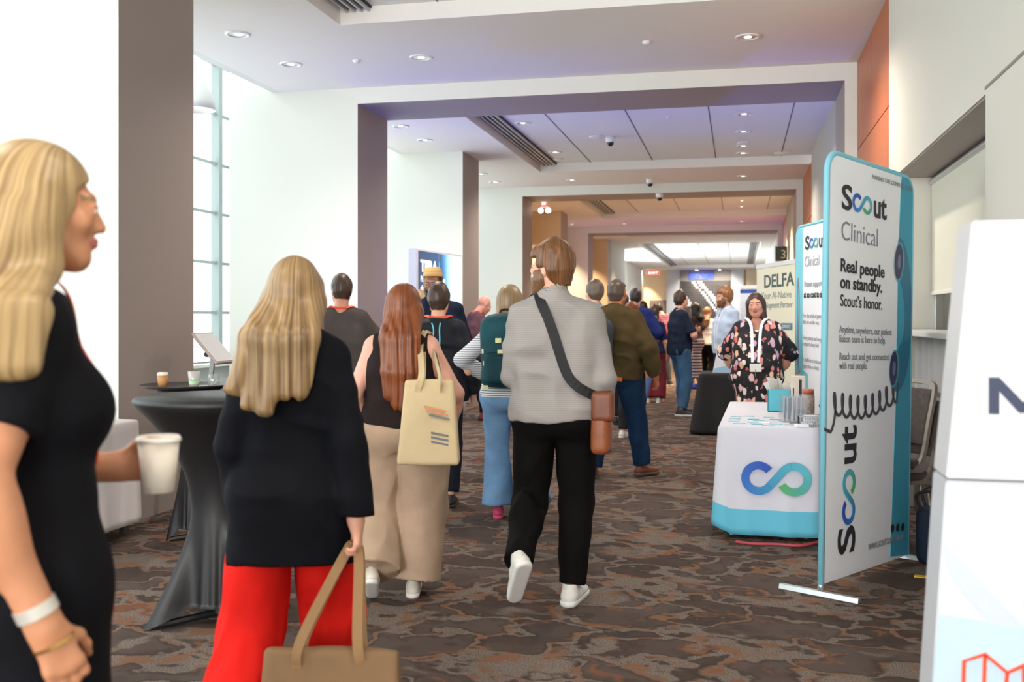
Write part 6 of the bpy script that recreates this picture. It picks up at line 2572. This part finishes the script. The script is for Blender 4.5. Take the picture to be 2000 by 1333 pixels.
cocktail('tall round cocktail table in the foreground beside the navy blazer', -2.449, 4.527, 1.075, .40, R(28), 'black stretch cover on the foreground cocktail table')
cocktail('second cocktail table under the oval tray, by the left pier', -3.47, 6.095, .995, .24, R(10), 'black stretch cover on the cocktail table that carries the tray', .09, .19)
tr = tag(link('serving_tray', lathe([(0, .004), (.24, .004), (.285, .022), (.29, .020), (.245, -.0), (0, .0)], 48), mat('tray_brown_black', '#2a2322', .35), None, (-3.537, 6.079, .9965)), 'dark round serving tray holding used cups', 'tray')
for p_ in tr.data.polygons:
    p_.use_smooth = True
t = root('coffee_cup', 'brown paper coffee cup with a white foam top on the tray', 'cup', (-3.665, 6.02, 1.0006))
link('cup', lathe([(0, 0), (.027, 0), (.036, .075), (0, .075)], 28), mat('cup_kraft', '#b98452', .7), t, smooth=True)
link('lid', lathe([(0, .098), (.030, .097), (.037, .085), (.037, .075), (0, .074)], 28), mat('cup_lid_cream', '#e5d5c4', .5), t, smooth=True)
t = root('plastic_cup', 'clear plastic cup with a green stripe on the tray', 'cup', (-3.44, 6.02, 1.0006))
link('cup', lathe([(0, 0), (.028, 0), (.041, .105), (.038, .105), (.026, .004), (0, .004)], 28), glassy('cup_plastic', (.97, .98, .97), .15, .08, .35, '#e9e6de'), t, smooth=True)
link('stripe', lathe([(.0315, .022), (.0345, .045), (.0342, .045), (.0312, .022)], 28), mat('stripe_green', '#9cc79a', .5), t, smooth=True)
t = root('drinking_glass', 'short glass with melting ice on the tray', 'glass', (-3.345, 6.10, 1.0006))
link('glass', lathe([(0, 0), (.036, 0), (.040, .085), (.037, .085), (.033, .008), (0, .008)], 28), glassy('tumbler_glass', (.96, .98, .98), .2, .03, .08, '#eef2f2'), t, smooth=True)
link('ice', boxes([(-.01, 0, .02, .025, .022, .02), (.012, .008, .03, .02, .022, .022), (.0, -.012, .045, .022, .02, .02)], .004), mat('ice', '#dfe3e2', .2), t)

# white clothed table by the pier
wt = root('side_table', 'low table under a white cloth beside the left pier', 'table', (-4.62, 5.72, 0), 0)
table_legs(wt, 1.4, .9, .765, mat('pole_black', '#1c1c1e', .4))
tag(link('tablecloth', drape(1.4, .9, .77, .10, .03, .012, 15, None, 12), mat('cloth_linen_white', '#e2dbdb', .8), None, (-4.62, 5.72, 0)),
    'white cloth hanging from the low table beside the left pier', 'tablecloth')

# tilted display on a slim stand by the window
t = root('display_stand', 'slim floor stand with a tilted flat display in front of the tall window', 'display', (-3.86, 6.98, 0), R(0))
link('base_plate', boxes([(0, 0, .008, .36, .30, .016)], .004), mat('stand_grey', '#77787a', .4, .4), t)
link('post', sweep([(0, 0, .016), (0, 0, .95), (.035, 0, 1.21)], rect(.05, .03)), mat('stand_grey', '#77787a', .4, .4), t)
link('display', boxes([(0, 0, 0, .02, .30, .30)], .006), mat('display_rose_grey', '#9c8b86', .35, .3), t, (.035, 0, 1.225), (0, R(-42), 0))
link('screen', boxes([(.0115, 0, 0, .004, .27, .27)], .001), mat('display_screen', '#d9dcdc', .3), t, (.035, 0, 1.225), (0, R(-42), 0))
link('knob', lathe([(0, -.02), (.02, -.02), (.02, .02), (0, .02)], 16), mat('pole_black', '#1c1c1e', .4), t, (0, -.03, 1.18), (R(90), 0, 0))

# backlit display with white lettering by the windows
W_, H_ = 1.74, 2.41
t = root('lightbox_display', 'dark blue backlit display with white lettering between the two taupe piers', 'sign', (-4.30, 13.36, 0), math.atan2(.995, .098))
link('frame', boxes([(W_ / 2, .06, H_ / 2, W_, .12, H_)], .006), mat('lightbox_frame', '#d9d9e2', .4), t)
M_face = ramp_attr('lightbox_face', [(0, '#123a5c'), (.50, '#14507e'), (.57, '#1f7fc4'), (.66, '#8cc6ee'), (.80, '#e6f2fa'), (1, '#f4f8fa')], attr=None, rough=.3)
nt = M_face.node_tree
tc = nt.nodes.new('ShaderNodeTexCoord'); sx = nt.nodes.new('ShaderNodeSeparateXYZ'); nt.links.new(tc.outputs['Object'], sx.inputs[0])
mu = nt.nodes.new('ShaderNodeMath'); mu.operation = 'DIVIDE'; mu.inputs[1].default_value = W_
nt.links.new(sx.outputs[0], mu.inputs[0])
rpn = [n_ for n_ in nt.nodes if n_.type == 'VALTORGB'][0]
nt.links.new(mu.outputs[0], rpn.inputs[0])
pb = nt.nodes['Principled BSDF']
nt.links.new(rpn.outputs[0], pb.inputs['Emission Color']); pb.inputs['Emission Strength'].default_value = .45
link('lit_face', boxes([((W_ + .08) / 2 - .02, -.002, H_ / 2, W_ - .10, .006, H_ - .06)]), M_face, t)
link('panel_seam', boxes([(.80, -.006, H_ / 2, .008, .003, H_ - .06)]), mat('seam_grey', '#9fb4c4', .5), t)
M_lw = mat('lightbox_white', '#f4f6f8', .4, emis=.5)
lettering('TPRA', .22, M_lw, t, (.13, -.008, 2.10), (0, 0, 0), .010, 'LEFT', .62)
link('accent_mark', extrude_poly([(.77, 2.10), (.80, 2.10), (.84, 2.25), (.81, 2.25)], .003), mat('accent_blue', '#2f9be8', .4, emis=.6), t, (0, -.008, 0))
for k, s in enumerate(('Patient recruitment', 'should never be', 'slow or risky')):
    lettering(s, .115, M_lw, t, (.13, -.008, 1.955 - .125 * k), (0, 0, 0), .003, 'LEFT', None)

# ================================================================== right foreground totem
M_tot = mat('totem_white', '#c6c9cf', .35)
t = root('exhibition_totem', 'white flared totem with a dark capital M and orange line logo at the right edge', 'sign', (.40, 2.52, 0), 0)
lo = [(.0, 0), (.70, 0), (.66, 1.075), (.067, 1.075)]
up_ = [(.066, 1.08), (.665, 1.08), (.63, 1.674), (.122, 1.674)]
link('lower_panel', extrude_poly(lo, .16, .004), M_tot, t, (0, .008, 0))
link('upper_panel', extrude_poly(up_, .16, .004), mat('totem_white_upper', '#cacbce', .35), t)
link('pale_facet', extrude_poly([(.038, .60), (.053, .765), (.30, .735), (.672, .62), (.68, .40), (.30, .5)], .003), mat('facet_pale_blue', '#b4c9d8', .4), t, (0, .0055, 0))
link('pale_facet', extrude_poly([(.06, .93), (.24, .74), (.16, .75), (.075, .86)], .002), mat('facet_paler', '#bec6cf', .4), t, (0, .0060, 0))
link('lettering', extrude_poly([(0, 0), (.022, 0), (.022, .052), (.064, .004), (.082, .004), (.124, .052), (.124, 0), (.146, 0), (.146, .084), (.124, .084), (.073, .028), (.022, .084), (0, .084)], .002), mat('totem_navy', '#2a3350', .5), t, (.157, -.0015, 1.231))
M_or = mat('totem_orange', '#e04a22', .5)
for ln in ([(.100, .50), (.105, .661), (.150, .680), (.197, .641), (.232, .660), (.275, .675), (.275, .50), (.19, .43), (.100, .50)],
           [(.150, .678), (.147, .60), (.19, .56), (.232, .60), (.232, .655)], [(.197, .640), (.19, .56)]):
    link('line_logo', sweep([(x, .003, z) for x, z in ln], rect(.008, .004), ups=[(0, 1, 0)] * len(ln)), M_or, t)


# ================================================================== stacked chairs and bag by the hatch
M_chm = mat('chair_metal', '#8a8075', .35, .5)
M_chf = mat('chair_fabric', '#4a3f3a', .8, var=.25, vscale=30, bump=.2, bscale=300)


def chair(label, x, y, z, rz):
    """banquet chair facing local +Y"""
    t = root('banquet_chair', label, 'chair', (x, y, z), rz, 'stacked banquet chairs')
    F = boxes([(0, 0, 0, .44, .42, .06)], .02)
    link('seat', F, M_chf, t, (0, .03, .45), smooth=True)
    link('seat_frame', sweep([(-.22, .22, .415), (.22, .22, .415), (.22, -.18, .415), (-.22, -.18, .415)], rect(.022, .022), True), M_chm, t)
    side = [(-.215, -.17, .40), (-.215, -.215, .55), (-.205, -.27, .80), (-.20, -.30, .93)]
    fr = spline([(-.215, -.12, .41), (-.215, -.19, .50), (-.21, -.24, .72), (-.20, -.285, .90), (-.16, -.30, .955), (0, -.305, .965), (.16, -.30, .955), (.20, -.285, .90), (.21, -.24, .72), (.215, -.19, .50), (.215, -.12, .41)], 5)
    link('back_frame', sweep(fr, rect(.03, .022)), M_chm, t, smooth=False)
    link('backrest', boxes([(0, 0, 0, .37, .035, .36)], .014), M_chf, t, (0, -.250, .745), (R(12), 0, 0), smooth=True)
    for sx in (-1, 1):
        link('leg', sweep([(sx * .20, .20, .41), (sx * .21, .23, 0)], circ(.012, 10)), M_chm, t, smooth=True)
        link('leg', sweep([(sx * .20, -.17, .41), (sx * .21, -.23, 0)], circ(.012, 10)), M_chm, t, smooth=True)
    return t


c0 = chair('lower grey-framed banquet chair of the stack behind the handset banner', .92, 7.0, 0, R(116))
c1 = copy_tree(c0, None, (.865, 6.97, .075), R(116), 'upper grey-framed banquet chair of the stack behind the handset banner')
t = root('shoulder_bag', 'dark navy bag with black handles on the carpet beside the chair stack', 'bag', (1.14, 6.44, 0), R(-20))
F = Field(V(-.2, -.16, -.02), V(.2, .16, .40), .008)
F.add(rbox(V(0, 0, .17), V(.11, .075, .17), .05), .02)
F.disp(lambda P: .012 * vnoise(P, (9, 9, 7), 4))
link('bag_body', F.mesh('bag'), cloth('bag_navy', '#1f2a3a', .6), t)
for s in (-1, 1):
    link('handle', tube([(-.07, s * .06, .31), (-.10, s * .09, .40), (-.04, s * .11, .44), (.03, s * .10, .41), (.06, s * .06, .31)], .009, 8), mat('strap_black', '#17161a', .7), t, smooth=True)

# floor tape over cables
M_ylw = mat('tape_yellow', '#e8c21a', .5)
M_blk = mat('tape_black', '#1d1b19', .6)


def tape(x0, y0, x1, y1, label, n, w=.05, y_only=False):
    bm = bmesh.new()
    a, b = Vector((x0, y0, 0)), Vector((x1, y1, 0))
    d = (b - a)
    L = d.length
    ang = math.atan2(d.y, d.x)
    for k in range(n):
        bbox(bm, (L * (k + .5) / n, 0, .003), (L / n, w, .004), mi=k % 2)
    o = link('floor_tape', bm_mesh(bm), [M_ylw, M_ylw if y_only else M_blk], None, (x0, y0, 0), (0, 0, ang))
    tag(o, label, 'floor tape')


tape(-4.05, 7.62, -2.6, 8.05, 'yellow and black striped tape on the carpet behind the foreground cocktail table', 13)
tape(.96, 6.10, 1.09, 6.07, 'short strip of yellow tape on the carpet beside the navy bag', 1, .05, True)

# ================================================================== bags carried by people
M_canvas = mat('canvas_natural', '#cbb68f', .85, bump=.2, bscale=260, var=.06)


def tote_mesh(w, h, d, m_amp=.006, wtop=None):
    F = Field(V(-w / 2 - .05, -d / 2 - .06, -.04), V(w / 2 + .05, d / 2 + .06, h + .04), .008)
    wt_ = wtop or w
    q, P = F.allP()
    u = np.clip(P[..., 2] / h, 0, 1)
    r = .016
    dx = np.abs(P[..., 0]) - (w / 2 + (wt_ / 2 - w / 2) * u) + r
    dy = np.abs(P[..., 1]) - (d / 2 + (.026 - d / 2) * u ** 1.3) * (1 - .25 * (P[..., 0] / (w / 2)) ** 2 * u) + r
    dz = np.abs(P[..., 2] - h / 2) - h / 2 + r
    F.D[q] = np.sqrt(np.maximum(dx, 0) ** 2 + np.maximum(dy, 0) ** 2 + np.maximum(dz, 0) ** 2) + np.minimum(np.maximum(np.maximum(dx, dy), dz), 0) - r
    F.disp(lambda P: m_amp * vnoise(P, (9, 12, 6), 3))
    return F.mesh('tote')


gm = (Matrix.Translation(P_red.t.location) @ P_red.t.rotation_euler.to_matrix().to_4x4())
tb = root('canvas_tote', 'natural canvas tote with faded print hanging from the shoulder of the red-haired woman', 'bag', (-1.497, 4.86, .728), R(10))
link('bag_body', tote_mesh(.31, .42, .11, wtop=.245), M_canvas, tb)
M_pr1 = mat('print_orange', '#d3885c', .7)
M_pr2 = mat('print_slate', '#6f7377', .7)
rr = random.Random(3)
for k in range(3):
    link('print_line', extrude_poly([(-.02 + .012 * k, .285 - .020 * k), (.085 + .01 * k, .262 - .020 * k), (.085 + .01 * k, .270 - .02 * k), (-.02 + .012 * k, .294 - .020 * k)], .003), M_pr1 if k < 2 else M_pr2, tb, (0, -.069, 0), (R(-4), 0, 0))
for k in range(3):
    link('print_line', extrude_poly([(.015, .155 - .022 * k), (.10, .140 - .022 * k), (.10, .149 - .022 * k), (.015, .166 - .022 * k)], .003), M_pr2, tb, (0, -.056, 0), (R(-2), 0, 0))
iv = (Matrix.Translation(tb.location) @ tb.rotation_euler.to_matrix().to_4x4()).inverted() @ gm
shp = iv @ Vector((P_red.sh[1] + V(-.028, -.005, .078)).tolist())
for yy, xx in ((-.03, 0), (.03, .01)):
    a, b = Vector((-.055 + xx, yy, .36)), Vector((.055 + xx, yy, .36))
    top = Vector((shp.x + xx, shp.y + yy * .9, shp.z))
    pts = [a, Vector((-.035, yy, .45)), top + Vector((-.020, -.045, -.07)), top + Vector((0, 0, .004)), top + Vector((.018, .055, -.06)), Vector((.05, yy, .46)), b]
    link('handle', sweep(spline(pts, 6), rect(.030, .004), ups=None, up=(0, 1, 0)), M_canvas, tb)

kb = root('kraft_bag', 'large brown carrier bag held low in the right hand of the woman in the blazer', 'bag', (-1.20, 2.90, .07), R(8))
M_kraft = mat('kraft_brown', '#7a5d3e', .8, var=.12, vscale=8)
link('bag_body', tote_mesh(.44, .385, .17, .008, wtop=.42), M_kraft, kb)
gm = (Matrix.Translation(P_blazer.t.location) @ P_blazer.t.rotation_euler.to_matrix().to_4x4())
hpnt = gm @ Vector((P_blazer.palm[1][0]).tolist())
iv = (Matrix.Translation(kb.location) @ kb.rotation_euler.to_matrix().to_4x4()).inverted()
hl = iv @ hpnt
for yy in (-.03, .03):
    pts = [Vector((-.10, yy, .33)), Vector((-.085, yy, .42)), hl + Vector((-.022, yy * .3, -.02)), hl + Vector((0, yy * .3, .006)), hl + Vector((.022, yy * .3, -.02)), Vector((.085, yy, .42)), Vector((.10, yy, .33))]
    link('handle', sweep(spline(pts, 6), rect(.030, .004), up=(0, 1, 0)), mat('kraft_strap', '#93714c', .8), kb)
